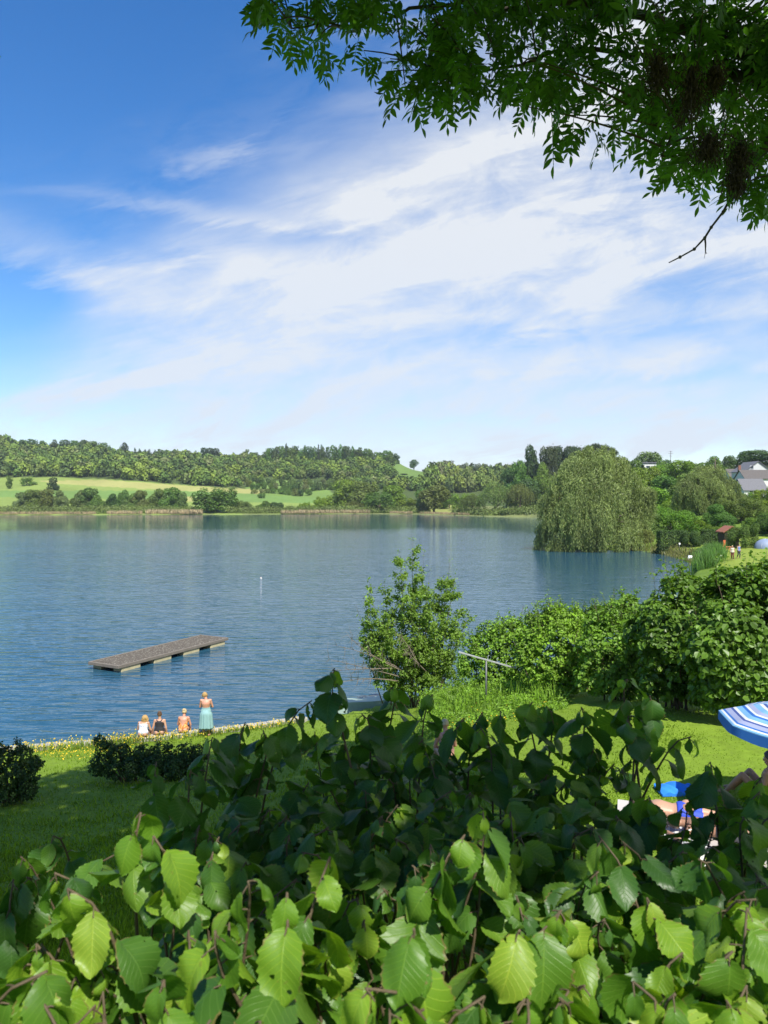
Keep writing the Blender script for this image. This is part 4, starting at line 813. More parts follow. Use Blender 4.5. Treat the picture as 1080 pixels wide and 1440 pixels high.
def dock():
    zt = .36; c = [at_z(px, py, zt)[:2] for px, py in ((127, 931), (163, 937), (320, 898.5), (284, 891.5))]; A = (c[0]+c[1])/2; B = (c[2]+c[3])/2; d = B-A; L = np.linalg.norm(d); ang = math.atan2(d[1], d[0]); W = 2.25; mid = (A+B)/2
    r = empty('swimming_raft', (mid[0], mid[1], 0), ang, 'long grey wooden swimming raft floating on pale concrete pontoons', 'raft')
    wood, nt, b, o = mat('weathered_planks'); n1 = nnoise(nt, 3, 6, stretch=(12, 1, 1)); n2 = nnoise(nt, 9, 5); sp = nmath(nt, 'GREATER_THAN', nnoise(nt, 11, 5), .61)
    cc = nmix(nt, n1, (.040, .032, .023), (.105, .086, .064)); cc = nmix(nt, nmath(nt, 'MULTIPLY', n2, .6), cc, (.12, .10, .07)); cc = nmix(nt, nmath(nt, 'MULTIPLY', sp, .7), cc, (.55, .52, .42)); nt.links.new(cc, b.inputs['Base Color']); b.inputs['Roughness'].default_value = .85; nbump(nt, b, n1, .5, .01)
    deck = MB(); n = int(L/.145); rg = np.random.default_rng(2)
    for i in range(n): deck.box(((i+.5)/n*(L-.2)-(L-.2)/2, rg.normal()*.004, zt-.03+rg.normal()*.003), (L/n-.016, W-.22, .05), bev=.006)
    deck.build('deck_planks', wood, r); beam = simple('grey_beam', (.16, .138, .112), .85, .3, 5, .3); f = MB()
    for s in (-1, 1): f.box((0, s*(W/2-.06), zt-.06), (L, .12, .17), bev=.012); f.box((s*(L/2-.06), 0, zt-.06), (.12, W-.245, .17), bev=.012)
    f.build('frame', beam, r); pc = simple('pontoon_concrete', (.42, .37, .22), .85, .35, 4, .3)
    for i in range(4):
        x = -L/2+.95+i*(L-1.9)/3
        for s in (-1, 1): MB().box((x, s*(W/2-.36), .0), (1.35, .62, .44), bev=.03).build('pontoon', pc, r)
    st = MB().box((L/2+.12, 0, zt-.20), (.22, 1.2, .05), bev=.01); st.build('step', beam, r)
    ri = MB()
    for s in (-1, 1): ri.tube([(L/2-.1, s*(W/2-.14), zt+.05), (L/2-.1, s*(W/2-.14), zt+.08), (L/2-.24, s*(W/2-.14), zt+.08), (L/2-.24, s*(W/2-.14), zt+.05)], .012, 6)
    ri.build('mooring_ring', simple('steel', (.35, .35, .36), .4, metal=.8), r)
dock()
def buoy():
    p = at_z(367, 814, 0); r = empty('buoy', (p[0], p[1], 0), 0, 'small white round buoy floating alone in the middle of the lake', 'buoy')
    MB().ball((0, 0, .05), (.13, .13, .12), 16, 10).build('float_body', simple('faded_white_plastic', (.50, .50, .48), .5), r); MB().tube([(0, 0, .16), (0, 0, .20)], [.05, .03], 8).build('ring', simple('orange_band', (.6, .2, .05)), r)
buoy()

def grass():
    rg = np.random.default_rng(12); n = 320000; px = rg.uniform(-120, 1200, n); iv = rg.uniform(1/32., 1/4., n); Y = 1/iv; X = (px-540)/FPX*Y; sd = lake_sd(X, Y); ok = sd > .5; X, Y = X[ok], Y[ok]; Z = height(X, Y); P = np.stack([X, Y, Z-.01], 1)
    n = len(P); D = unit(rg.normal(size=(n, 3))*.4+[0, 0, 1]); Nn = unit(rg.normal(size=(n, 3))*[1, 1, .3]+[0, -.5, 0]); clump = .55+.75*(.5+.5*np.sin(X*2.3+np.sin(Y*1.9)*2)*np.cos(Y*1.7+np.sin(X*1.1)*2)); near = (X < 1.0)
    L = .055*(.5+.9*rg.random(n))*clump*np.where(near, 1.75, .85); W = .010+.006*rg.random(n); S = unit(np.cross(D, Nn))
    V = np.stack([P-S*W[:, None], P+S*W[:, None], P+D*L[:, None]+Nn*L[:, None]*.25], 1); F = np.arange(n*3).reshape(-1, 3)
    tag(MB().add(V, F, smooth=False).build('lawn_grass', foliage('lawn_grass', (.165, .275, .018), .42, warm=(1.3, 1.15, .8), dark=.6, light=1.35, clump=1.2, spec=.2)), 'short green lawn grass sloping down to the lake wall', 'grass', kind='stuff')
    # buttercups and long grass along the wall, weeds below the shrubs
    mb = MB(); my = MB()
    for x0, x1, n, hh in [(40, 140, 420, .26), (140, 200, 420, .30), (200, 330, 500, .2), (330, 425, 420, .18), (-120, 40, 300, .22)]:
        q = np.array([shore_point(p, .42+abs(rg.normal())*.28-.62*(rg.random() < .12)) for p in rg.uniform(x0, x1, n)]); P = np.column_stack([q, height(q[:, 0], q[:, 1])]); D = unit(rg.normal(size=P.shape)*.25+[0, 0, 1]); L = hh*(.5+.9*rg.random(n)); V, F = leaves_at(P, D, rg.normal(size=P.shape)+[0, -1, 0], L*1.2, .02); mb.add(V, F, smooth=False)
        T = P+D*L[:, None]*1.15; k = rg.random(n) < .42; T = T[k]; d = unit(rg.normal(size=T.shape)*.5+[0, -.5, 1]); V, F = leaves_at(T, np.cross(d, rg.normal(size=T.shape)), d, .05, .05); my.add(V, F, smooth=False)
    n = 330; q = np.column_stack([np.zeros(n), 25.9-abs(rg.normal(size=n))*1.1]); q[:, 0] = (rg.normal(110, 60, n)-540)/FPX*q[:, 1]; P = np.column_stack([q, height(q[:, 0], q[:, 1])+.09]); V, F = leaves_at(P, rg.normal(size=P.shape)*[1, 1, .2], rg.normal(size=P.shape)*.4+[0, -.4, 1], .045, .045); my.add(V, F, smooth=False)
    n = 500; Y = rg.uniform(18, 27, n); px = rg.uniform(610, 770, n); X = (px-540)/FPX*Y; P = np.column_stack([X, Y, height(X, Y)+.12]); V, F = leaves_at(P, rg.normal(size=P.shape)*[1, 1, .2], rg.normal(size=P.shape)*.4+[0, -.4, 1], .045, .045); my.add(V, F, smooth=False)
    tag(mb.build('tall_grass', foliage('tall_grass', (.16, .24, .03), .4)), 'longer grass growing along the lake wall', 'grass', kind='stuff'); tag(my.build('buttercups', foliage('buttercup_petals', (.72, .52, .03), .3, warm=(1, 1, 1), tcol=(1, 1, .6))), 'scattered yellow buttercup flowers along the lake wall and bank', 'flowers', kind='stuff')
    n = 17000; Y = rg.uniform(19.5, 29, n); px = rg.uniform(590, 800, n); X = (px-540)/FPX*Y; t = rg.random(n); P = np.column_stack([X, Y, height(X, Y)]); bump = .5+.5*np.sin(X*3)*np.cos(Y*2.4+X); hh = (.14+.72*bump)*np.interp(Y, [19.5, 21.5, 26], [.15, .7, 1.1]); P[:, 2] += hh*rg.random(n); Nn = unit(rg.normal(size=P.shape)*.6+[0, -.3, .9]); V, F = leaves_at(P, np.cross(Nn, rg.normal(size=P.shape)), Nn, .10*(.5+.9*rg.random(n)), .05); mw = MB().add(V, F, smooth=False)
    n = 900; Y = rg.uniform(20.5, 27, n); px = rg.uniform(600, 790, n); X = (px-540)/FPX*Y; P = np.column_stack([X, Y, height(X, Y)]); V, F = leaves_at(P, rg.normal(size=P.shape)*.2+[0, 0, 1], rg.normal(size=P.shape)+[0, -1, 0], .65*(.4+.8*rg.random(n)), .022); mw.add(V, F, smooth=False)
    tag(mw.build('bank_weeds', foliage('bank_weeds', (.16, .285, .028), .4, clump=1.)), 'knee-high sunlit weeds on the bank around the metal post', 'weeds', kind='stuff')
grass()

# ---- bushes of the near bank
M_STEM = simple('brown_stems', (.085, .055, .035), .8, .35, 30)
def bush(name, Y, base_px, lobes, n, size, label, colour, shape='hex', up=.8, aspect=.8, trans=.35, cat='bush', droop=.35, inner=.45, mat_=None, stems=12, fine=0, jit=.8, depth=1., holes=.75):
    """leafy bush; lobes given as (px, py, radius in photo px, depth offset in m)"""
    x = (base_px-540)/FPX*Y; z = h1(x, Y)-.05; r = empty(name, (x, Y, z), 0, label, cat); rg = np.random.default_rng(int(base_px*7+Y)); lb = []
    for px, py, rp, dy in lobes:
        q = at_y(px, py, Y+dy); rr = rp/FPX*(Y+dy); lb.append((q[0]-x, dy, q[2]-z, rr, rr*depth, rr))
    V, F = crown_leaves(rg, lb, n, size, up=up, droop=droop, aspect=aspect, inner=inner, shape=shape, jit=jit, holes=holes, hole_size=size*7); mb = MB().add(V, F, smooth=False); tb = MB()
    for k in range(stems):
        l = lb[k % len(lb)]; b0 = np.array([l[0]*.45+rg.normal()*.15, l[1]*.4+rg.normal()*.12, -.05]); e = np.array(l[:3])+rg.normal(size=3)*.4*l[3]+[0, 0, l[5]*.6]; tb.tube(bez(b0, (b0+e)/2+[(b0[0]-e[0])*.2, 0, .25*l[5]], e, 8), np.linspace(.03, .006, 8), 5)
    # fine leafy shoots that break the outline
    for k in range(fine):
        l = lb[rg.integers(len(lb))]; d = unit(rg.normal(size=3)*[1, 1, .3]+[0, 0, .9]); s0 = np.array(l[:3])+d*l[3]*.7; e = s0+(d*.5+[0, 0, .6])*l[3]*rg.uniform(.5, 1.7); tb.tube(bez(s0, (s0+e)/2+rg.normal(size=3)*.04, e, 5), np.linspace(.007, .002, 5), 4); m = 26; t = rg.random(m); P = s0+(e-s0)*t[:, None]+rg.normal(size=(m, 3))*size*.45; Nn = unit(rg.normal(size=(m, 3))*.6+[0, -.1, .8]); V, F = leaves_at(P, np.cross(Nn, rg.normal(size=(m, 3)))+[0, 0, .1], Nn, size*(1.15-.6*t)*(.7+.5*rg.random(m)), size*aspect*.7, shape=shape); mb.add(V, F, smooth=False)
    mb.build('leaves', mat_ or foliage(name+'_leaves', colour, trans, clump=1.1), r); tb.build('stems', M_STEM, r); return r
HZ = foliage('bank_hazel_leaves', (.105, .205, .024), .42, warm=(1.35, 1.2, .8), dark=.7, light=1.3, clump=1.3, rough=.42, spec=.45)
bush('hazel_bush', 16.5, 1060, [(1050, 838, 40, 0), (1090, 830, 44, .6), (1010, 850, 36, .3), (1035, 890, 50, -.5), (1085, 890, 52, -.3), (1130, 860, 52, .2), (1000, 915, 40, -.6), (1050, 945, 46, -.6), (1100, 950, 50, -.5), (1010, 965, 34, -.4), (1020, 822, 24, .5), (1076, 812, 22, .8)], 15000, .13, 'tallest hazel bush of the right bank hedge behind the umbrella', None, mat_=HZ, fine=34, inner=.25)
bush('hazel_bush', 18, 945, [(950, 842, 30, 0), (975, 838, 30, .4), (930, 872, 32, -.2), (965, 885, 38, -.6), (990, 900, 34, -.2), (935, 915, 36, -.6), (960, 940, 38, -.6), (925, 960, 30, -.4), (985, 955, 34, -.5), (965, 822, 16, .6), (905, 890, 26, .2)], 11500, .13, 'dense hazel bush left of the tallest one in the right bank hedge', None, mat_=HZ, fine=30, inner=.25)
bush('hazel_bush', 20.5, 865, [(880, 868, 26, .2), (850, 882, 28, 0), (895, 890, 28, -.2), (870, 910, 32, -.5), (840, 915, 28, -.3), (900, 925, 30, -.4), (860, 945, 32, -.5), (895, 955, 28, -.4), (835, 950, 26, -.4), (884, 848, 13, .4), (868, 862, 14, .4)], 11000, .105, 'lower hazel bush with a raised tip in the middle of the bank hedge', (.13, .245, .026), fine=34, inner=.3)
bush('dogwood_bush', 22.5, 785, [(800, 872, 22, .2), (775, 878, 22, 0), (820, 885, 22, .1), (790, 900, 28, -.4), (760, 905, 24, -.2), (815, 915, 26, -.3), (780, 935, 28, -.5), (810, 950, 24, -.4), (755, 940, 22, -.4), (770, 862, 10, .3), (742, 918, 18, -.2)], 10500, .085, 'yellow-green dogwood bush left of the hazels in the bank hedge', (.17, .30, .028), fine=60, inner=.25)
bush('elder_bush', 25.5, 705, [(715, 885, 20, .2), (690, 892, 20, 0), (740, 888, 18, .3), (705, 908, 24, -.3), (735, 912, 22, -.2), (680, 920, 22, -.2), (715, 935, 26, -.4), (690, 950, 24, -.4), (740, 945, 20, -.3), (660, 935, 18, -.1), (665, 908, 15, .2)], 9500, .085, 'light green elder bush directly behind the metal post', (.16, .29, .03), fine=70, inner=.25)
bush('nettle_bush', 24, 840, [(860, 862, 15, 0), (835, 866, 15, .1), (812, 868, 13, .2), (785, 866, 12, .2), (880, 875, 15, .1), (750, 872, 12, .1), (820, 885, 16, .3)], 4200, .08, 'tall leafy weeds along the top of the bank hedge against the water', (.13, .225, .035), fine=40, cat='weeds', stems=8)
bush('privet_bush', 20., 205, [(150, 1058, 15, 0), (140, 1075, 16, -.2), (170, 1062, 16, 0), (160, 1080, 16, -.3), (200, 1062, 16, 0), (230, 1060, 17, 0), (258, 1062, 17, .1), (280, 1060, 14, .2), (215, 1078, 18, -.3), (245, 1080, 18, -.2), (185, 1080, 17, -.3), (275, 1078, 16, -.1), (140, 1042, 8, .1)], 10500, .055, 'dark privet bush on the lawn in front of the seated women', (.040, .085, .020), up=.4, fine=16, stems=16)
bush('privet_bush', 18.5, 15, [(8, 1068, 18, 0), (32, 1064, 15, .1), (48, 1074, 12, .1), (-20, 1062, 22, 0), (15, 1090, 20, -.2), (40, 1092, 14, -.1), (-12, 1098, 20, -.2), (10, 1112, 20, -.2), (38, 1110, 14, -.1), (-20, 1115, 20, 0), (26, 1052, 9, .1), (4, 1050, 8, 0)], 8000, .058, 'dark bush at the left picture edge above the shaded lawn', (.040, .085, .020), up=.4, fine=14, stems=10)
bush('garden_shrub', 21.5, 430, [(428, 1048, 9, 0), (445, 1052, 8, 0), (415, 1055, 7, 0), (436, 1060, 8, -.1)], 1300, .055, 'small light shrub on the sunlit lawn behind the shoots', (.13, .22, .03), fine=8, stems=5)
def shore_shrub():
    """airy willow-like shrub of upright rods, with dead branches over the water"""
    Y = 30.; x = (585-540)/FPX*Y; z = h1(x, Y); r = empty('shore_shrub', (x, Y, z), 0, 'tall airy light green shrub of upright rods at the water', 'shrub'); rg = np.random.default_rng(31); tb = MB(); lv = MB()
    tips = [(580, 757, 0), (596, 776, .3), (562, 775, -.2), (633, 788, .2), (640, 806, -.2), (624, 812, .4), (518, 814, 0), (512, 838, -.4), (540, 818, .2), (532, 856, -.3), (510, 868, -.1), (560, 812, .5), (604, 806, -.5), (650, 840, .1), (660, 862, -.2), (575, 830, -.7), (600, 840, -.7), (545, 880, -.8), (620, 860, -.9), (520, 895, -.5), (648, 890, -.7), (590, 880, -1.), (565, 905, -1.1), (612, 905, -1.1), (640, 915, -.9), (535, 915, -.9), (660, 920, -.4), (585, 800, .1), (552, 845, .4), (628, 835, 0), (500, 850, .2)]
    for px, py, dy in tips:
        e = at_y(px, py, Y+dy)-[x, Y, z]; b = np.array([(e[0]*.22)+rg.normal()*.25, dy*.4+rg.normal()*.15, 0]); c = np.array([b[0]*.5+e[0]*.62, (b[1]+e[1])/2, e[2]*.5]); P = bez(b, c, e, 12); L = np.linalg.norm(e-b); tb.tube(P, np.linspace(.028, .003, 12)*min(1, .5+L/7), 5)
        for k in range(int(L*3.8)):
            t = rg.uniform(.22, .97); s0 = P[int(t*11)]; ln = L*.16*(1.15-t)*rg.uniform(.6, 1.3)+.15; d = unit([rg.normal(), rg.normal(), .55+rg.random()*.6]); en = s0+d*ln; tb.tube([s0, (s0+en)/2+[0, 0, -.02], en], [.006, .004, .002], 4); m = int(24+ln*40); q = rg.random(m)**.7; Q = s0+(en-s0)*q[:, None]+rg.normal(size=(m, 3))*.065; Nn = unit(rg.normal(size=(m, 3))*.6+[0, -.15, .7]); V, F = leaves_at(Q, np.cross(Nn, rg.normal(size=(m, 3)))+[0, 0, -.2], Nn, .125*(.6+.7*rg.random(m)), .066, shape='hex'); lv.add(V, F, smooth=False)
        m = 26; Q = P[rg.integers(7, 12, m)]+rg.normal(size=(m, 3))*.07; Nn = unit(rg.normal(size=(m, 3))*.6+[0, 0, .7]); V, F = leaves_at(Q, np.cross(Nn, rg.normal(size=(m, 3))), Nn, .10*(.6+.7*rg.random(m)), .05, shape='hex'); lv.add(V, F, smooth=False)
    lv.build('leaves', foliage('shore_shrub_leaves', (.18, .30, .05), .46, warm=(1.25, 1.15, .8), clump=.8), r); tb.build('stems', M_STEM, r); dd = MB()
    for a, b, c in [((575, 955, -.6), (520, 940, -1.2), (463, 927, -1.5)), ((580, 950, -.6), (530, 920, -1.), (473, 908, -1.2)), ((560, 958, -.8), (515, 950, -1.4), (478, 960, -1.7)), ((570, 945, -.8), (520, 925, -1.2), (488, 893, -1.2)), ((560, 940, -.8), (515, 940, -1.3), (470, 943, -1.6)), ((590, 940, -1.), (575, 905, -1.2), (558, 890, -1.2)), ((600, 945, -1.), (580, 925, -1.3), (570, 915, -1.4))]:
        A, Bq, Cq = [at_y(p[0], p[1], Y+p[2])-[x, Y, z] for p in (a, b, c)]; P = bez(A, Bq, Cq, 10); dd.tube(P, np.linspace(.026, .005, 10), 5)
        for k in range(30):
            s0 = P[rg.integers(2, 10)]; e = s0+np.array([-.3*rg.random(), rg.normal()*.2, rg.normal()*.28+.05]); dd.tube([s0, (s0+e)/2+rg.normal(size=3)*.03, e], [.007, .005, .002], 4)
    dd.build('dead_branch', simple('dead_grey_branch', (.17, .14, .10), .9, .3, 9), r)
shore_shrub()
def metal_post():
    Y = 22.; p = at_y(682, 992, Y); z = h1(p[0], Y); r = empty('metal_rack', (p[0], Y, z), 0, 'galvanised metal post with a slanting hooked crossbar before the bushes', 'post'); st = simple('galvanised_steel', (.62, .63, .65), .38, .15, 8, metal=.55)
    a = at_y(645, 917, Y-.25)-[p[0], Y, z]; b = at_y(726, 940, Y+.55)-[p[0], Y, z]; m = a*.53+b*.47; MB().tube([(m[0], m[1], -.1), (m[0], m[1], m[2]-.03)], .028, 10).build('post', simple('dull_steel', (.14, .145, .15), .55, .2, 8, metal=.4), r)
    d = unit(b-a); q = MB(); an = math.atan2(d[1], d[0]); L = np.linalg.norm(b-a); el = math.asin(d[2]); Rm = rotz(an)@np.array([[math.cos(el), 0, -math.sin(el)], [0, 1, 0], [math.sin(el), 0, math.cos(el)]]); q.box((a+b)/2, (L, .06, .05), Rm, bev=.008); q.build('crossbar', st, r)
    for t in (.50, .66, .82, .985):
        s = a+(b-a)*t+[0, 0, .028]; MB().tube([s, s+[0, 0, .10], s+[.03, -.02, .13]], [.013, .012, .008], 6).build('hook', st, r)
metal_post()
# ------------------------------------------------------------ people
def skin_mat(name, c):
    m, nt, b, o = mat(name); f = nnoise(nt, 9, 4); nt.links.new(nmix(nt, f, tuple(v*.9 for v in c), tuple(v*1.1 for v in c)), b.inputs['Base Color']); b.inputs['Roughness'].default_value = .5; b.inputs['Subsurface Weight'].default_value = .08; b.inputs['Subsurface Radius'].default_value = (.02, .008, .004); return m
SKIN = skin_mat('skin', (.46, .26, .17)); SKIN_PINK = skin_mat('sunburnt_skin', (.52, .26, .18)); SKIN_TAN = skin_mat('tanned_skin', (.34, .18, .11))
EYE = simple('eye_white', (.8, .8, .78), .2, .02); LIP = simple('lips', (.45, .14, .12), .5, .1)
HAIR = {k: simple(k+'_hair', c, .45, .45, 30, .4) for k, c in dict(blond=(.42, .27, .10), fair=(.50, .38, .20), brown=(.10, .055, .03), dark=(.03, .02, .015)).items()}
class Torso:
    """elliptical sections along a spine; T(t, angle) lies on the skin, angle 0 to the right hand, pi/2 to the front"""
    def __init__(s, spine, lat0, lat1, female=True):
        s.sp = np.array(spine, float); s.l0 = unit(lat0); s.l1 = unit(lat1)
        s.t = np.array([0, .10, .22, .40, .58, .74, .88, .96, 1.]); s.w = np.array([.10, .165, .178, .135, .148, .165, .175, .13, .06])*(1 if female else 1.12); s.d = np.array([.085, .115, .122, .092, .108, .122, .10, .08, .06])
    def frame(s, t):
        k = len(s.sp)-1; u = min(max(t, 0), 1)*k; i = min(int(u), k-1); f = u-i; tg = s.sp[i+1]-s.sp[i]
        if 0 < i and f < .5: tg = tg*(f+.5)+(s.sp[i]-s.sp[i-1])*(.5-f)
        if i < k-1 and f > .5: tg = tg*(1.5-f)+(s.sp[i+2]-s.sp[i+1])*(f-.5)
        tg = unit(tg); lat = unit(s.l0*(1-t)+s.l1*t); lat = unit(lat-tg*lat.dot(tg)); fr = np.cross(tg, lat); return s.sp[i]*(1-f)+s.sp[i+1]*f, lat, fr, tg
    def P(s, t, a, off=0.):
        c, lat, fr, tg = s.frame(t); w = np.interp(t, s.t, s.w)+off; d = np.interp(t, s.t, s.d)+off; return c+lat*math.cos(a)*w+fr*math.sin(a)*d
def capsule(mb, a, b, ra, rb, n=12):
    a = np.array(a, float); b = np.array(b, float); T = unit(b-a); A = unit(np.cross(T, [0.31, .17, .93] if abs(T[2]) < .9 else [1, 0, 0])); B = np.cross(T, A); th = np.arange(n)*2*math.pi/n; rings = []
    for k in range(6): q = math.pi/2*(k+.15)/6; rings.append((a-T*ra*math.cos(q), ra*math.sin(q)))
    for k in range(5): f = k/4; rings.append((a*(1-f)+b*f, ra*(1-f)+rb*f))
    for k in range(6): q = math.pi/2*(5-k+.15)/6; rings.append((b+T*rb*math.cos(q), rb*math.sin(q)))
    mb.loft([[c+A*r*math.cos(x)+B*r*math.sin(x) for x in th] for c, r in rings], cap=True)
def person(loc, rz, J, label, skin, hair, hairkind, female=True, group=None):
    """J: joints in metres, the person faces local +Y"""
    r = empty('person', loc, rz, label, 'person', group); mb = MB(); sp = [J['pelvis'], J['waist'], J['chest'], J['neck']]; lat0 = np.array(J['hipR'])-J['hipL']; lat1 = np.array(J['shR'])-J['shL']; T = Torso(sp, lat0, lat1, female)
    mb.loft([[T.P(t, a) for a in np.arange(20)*math.pi/10] for t in np.linspace(0, 1, 22)], cap=True)
    c, lat, fr, tg = T.frame(.68)
    if female:
        for s in (-1, 1): mb.ball(c+lat*s*.075+fr*.085, (.068, .068, .068), 12, 8)
    c0, l0, f0, g0 = T.frame(.08)
    for s in (-1, 1): mb.ball(c0+l0*s*.075-f0*.055, .098, 14, 10)
    hd = np.array(J['head'], float); ln = unit(J['look']); up = unit(hd-np.array(J['neck'])); up = unit(up-ln*up.dot(ln)*.6); ln = unit(ln-up*ln.dot(up)); rt = np.cross(ln, up); Rm = np.stack([rt, ln, up], 1)
    capsule(mb, J['neck'], hd-up*.02-ln*.01, .056, .050); mb.ball(hd+up*.02-ln*.01, (.075, .093, .098), 20, 14, rot=Rm); mb.ball(hd-up*.045+ln*.025, (.055, .066, .070), 16, 10, rot=Rm); capsule(mb, hd+up*.012+ln*.088, hd-up*.022+ln*.102, .010, .015)
    for s in (-1, 1): mb.ball(hd-ln*.006+rt*s*.076-up*.005, (.012, .022, .033), 10, 8, rot=Rm)
    for s, S in ((1, 'R'), (-1, 'L')):
        sh, el, wr = [np.array(J[k+S], float) for k in ('sh', 'el', 'wr')]; capsule(mb, T.frame(.86)[0]*.45+sh*.55, sh, .062, .054); capsule(mb, sh, el, .050, .037); capsule(mb, el, (el*.65+wr*.35), .037, .039); capsule(mb, el*.65+wr*.35, wr, .039, .025)
        hdv = unit(J.get('hand'+S, wr-el)); pn = np.array(J.get('palm'+S, (0, 0, -1)), float); pn = unit(pn-hdv*pn.dot(hdv)); sd = np.cross(hdv, pn)*s; mb.ball(wr+hdv*.048, (.040, .052, .017), 14, 8, rot=np.stack([sd, hdv, pn], 1))
        for k, (o, L) in enumerate(((.029, .070), (.010, .078), (-.010, .073), (-.028, .058))):
            b = wr+hdv*.088+sd*o; m_ = b+hdv*L*.5+pn*.006*(k % 2)+pn*.006; e = m_+unit(hdv+pn*.75)*L*.5; capsule(mb, b-hdv*.015, m_, .0098, .009, 8); capsule(mb, m_, e, .009, .0078, 8)
        b = wr+hdv*.03+sd*.032; m_ = b+unit(hdv*.6+sd*.8+pn*.3)*.042; capsule(mb, b, m_, .0125, .0105, 8); capsule(mb, m_, m_+unit(hdv+pn*.4)*.03, .0105, .009, 8)
        hp, kn, an, to = [np.array(J[k+S], float) for k in ('hip', 'kn', 'an', 'to')]; capsule(mb, hp, kn, .083, .052, 16); md = kn*.68+an*.32; capsule(mb, kn, md, .051, .053, 14); capsule(mb, md, an, .053, .034, 14); fd = unit(to-an); hl = an-fd*.02+unit(an-kn)*.035
        capsule(mb, hl, an*.3+to*.7, .034, .034); capsule(mb, an*.3+to*.7, to, .034, .024)
    tmp = mb.build('body', skin, r); md = tmp.modifiers.new('m', 'REMESH'); md.mode = 'VOXEL'; md.voxel_size = .0085; sm = tmp.modifiers.new('s', 'SMOOTH'); sm.factor = .5; sm.iterations = 4
    dg = bpy.context.evaluated_depsgraph_get(); me = bpy.data.meshes.new_from_object(tmp.evaluated_get(dg)); me.name = 'body'; old = tmp.data; tmp.modifiers.clear(); tmp.data = me; bpy.data.meshes.remove(old); me.polygons.foreach_set('use_smooth', np.ones(len(me.polygons), bool))
    if not me.materials: me.materials.append(skin)
    for s in (-1, 1): MB().ball(hd+ln*.082+rt*s*.032+up*.016, (.013, .010, .008), 10, 8, rot=Rm).ball(hd+ln*.0905+rt*s*.032+up*.016, (.006, .004, .006), 8, 6, mi=1, rot=Rm).build('eye', [EYE, HAIR['dark']], r)
    MB().ball(hd+ln*.088-up*.058, (.024, .008, .008), 10, 6, rot=Rm).build('mouth', LIP, r)
    # hair: a cap that follows the skull plus locks
    rg = np.random.default_rng(int(abs(loc[0])*100)); hb = MB(); rings = []
    for i in range(11):
        ph = i/10; row = []
        for j in range(28):
            a = j/28*2*math.pi; front = max(0, math.sin(a)); lim = 1.95-.95*front**1.5 if hairkind != 'short' else 1.75-.85*front; q = ph*lim; w = 1.12+.03*math.sin(9*a+3*ph); row.append(hd+up*.02-ln*.012+Rm@(np.array([math.sin(q)*math.cos(a)*.077, math.sin(q)*math.sin(a)*.094, math.cos(q)*.100])*w))
        rings.append(row)
    hb.loft(rings)
    def lock(st, n, L, spread, curl=.0, rad=.009):
        d0 = unit(st-hd); p = [st]
        for k in range(1, n): t = k/(n-1); p.append(st+d0*spread*math.sqrt(t)+np.array([0, 0, -1.])*L*t+curl*np.array([math.sin(t*14+L*90), math.cos(t*13+L*70), 0]))
        hb.tube(p, np.linspace(rad, rad*.45, n), 5)
    if hairkind in ('long', 'bob'):
        for k in range(70 if hairkind == 'long' else 55):
            a = rg.uniform(-math.pi*1.05, .05*math.pi) if rg.random() < .85 else rg.uniform(0, math.pi*.12); q = rg.uniform(.6, 1.55); st = hd+up*.02-ln*.015+Rm@np.array([math.sin(q)*math.cos(a)*.083, math.sin(q)*math.sin(a)*.1, math.cos(q)*.105]); lock(st, 9, rg.uniform(.22, .40) if hairkind == 'long' else rg.uniform(.07, .15), rg.uniform(.02, .075) if hairkind == 'long' else .025, .014 if hairkind == 'long' else .008, .016 if hairkind == 'long' else .012)
    elif hairkind == 'bun':
        cb = hd+up*.085-ln*.095; hb.ball(cb, (.045, .042, .040), 14, 10)
        for k in range(10): a = k*.63; hb.tube([cb+Rm@np.array([.043*math.cos(a+t*2.4), -.018+.02*t, .040*math.sin(a+t*2.4)]) for t in np.linspace(0, 1, 6)], .009, 5)
    hb.build('hair', HAIR[hair], r); return r, T
def garment(r, T, name, m, t0, top, off=.012, n=36, k=14, waves=0.):
    mb = MB(); A = np.arange(n)*2*math.pi/n; rows = [[T.P(t0+(top(a)-t0)*f, a, off+(.018*waves*math.sin(a*9) if waves else 0)) for a in A] for f in np.linspace(0, 1, k)]; inn = [T.P(top(a), a, off-.010) for a in A]; mb.loft(rows+[inn]); return mb.build(name, m, r)
def strap(r, T, m, pts, rad=.010): MB().tube([T.P(t, a, o) for t, a, o in pts], rad, 6).build('strap', m, r)
def sit_joints(lean=.10, turn=0., H=1., arms='lap', head=(0, .05, 0)):
    J = dict(pelvis=(0, 0, .08), waist=(0, -.02+lean*.2, .27*H), chest=(0, lean*.55, .43*H), neck=(0, lean*1.0, .58*H), head=(head[0], lean*1.25+head[1], .725*H+head[2]), look=(head[0]*4, 1, -.25), hipL=(-.09, .02, .10), hipR=(.09, .02, .10), knL=(-.12, .46, .12), knR=(.11, .46, .12), anL=(-.12, .47, -.30), anR=(.12, .50, -.30), toL=(-.13, .62, -.36), toR=(.13, .66, -.36), shL=(-.165, lean*.9, .53*H), shR=(.165, lean*.9, .53*H))
    if arms == 'lap': J.update(elL=(-.235, lean+.03, .27*H), elR=(.235, lean+.03, .27*H), wrL=(-.13, lean+.24, .20), wrR=(.13, lean+.24, .20), palmL=(0, 0, -1), palmR=(0, 0, -1))
    else: J.update(elL=(-.235, .0, .27*H), elR=(.235, .0, .27*H), wrL=(-.25, .07, .055), wrR=(.25, .07, .055), handL=(-.3, .9, -.1), handR=(.3, .9, -.1))
    return J
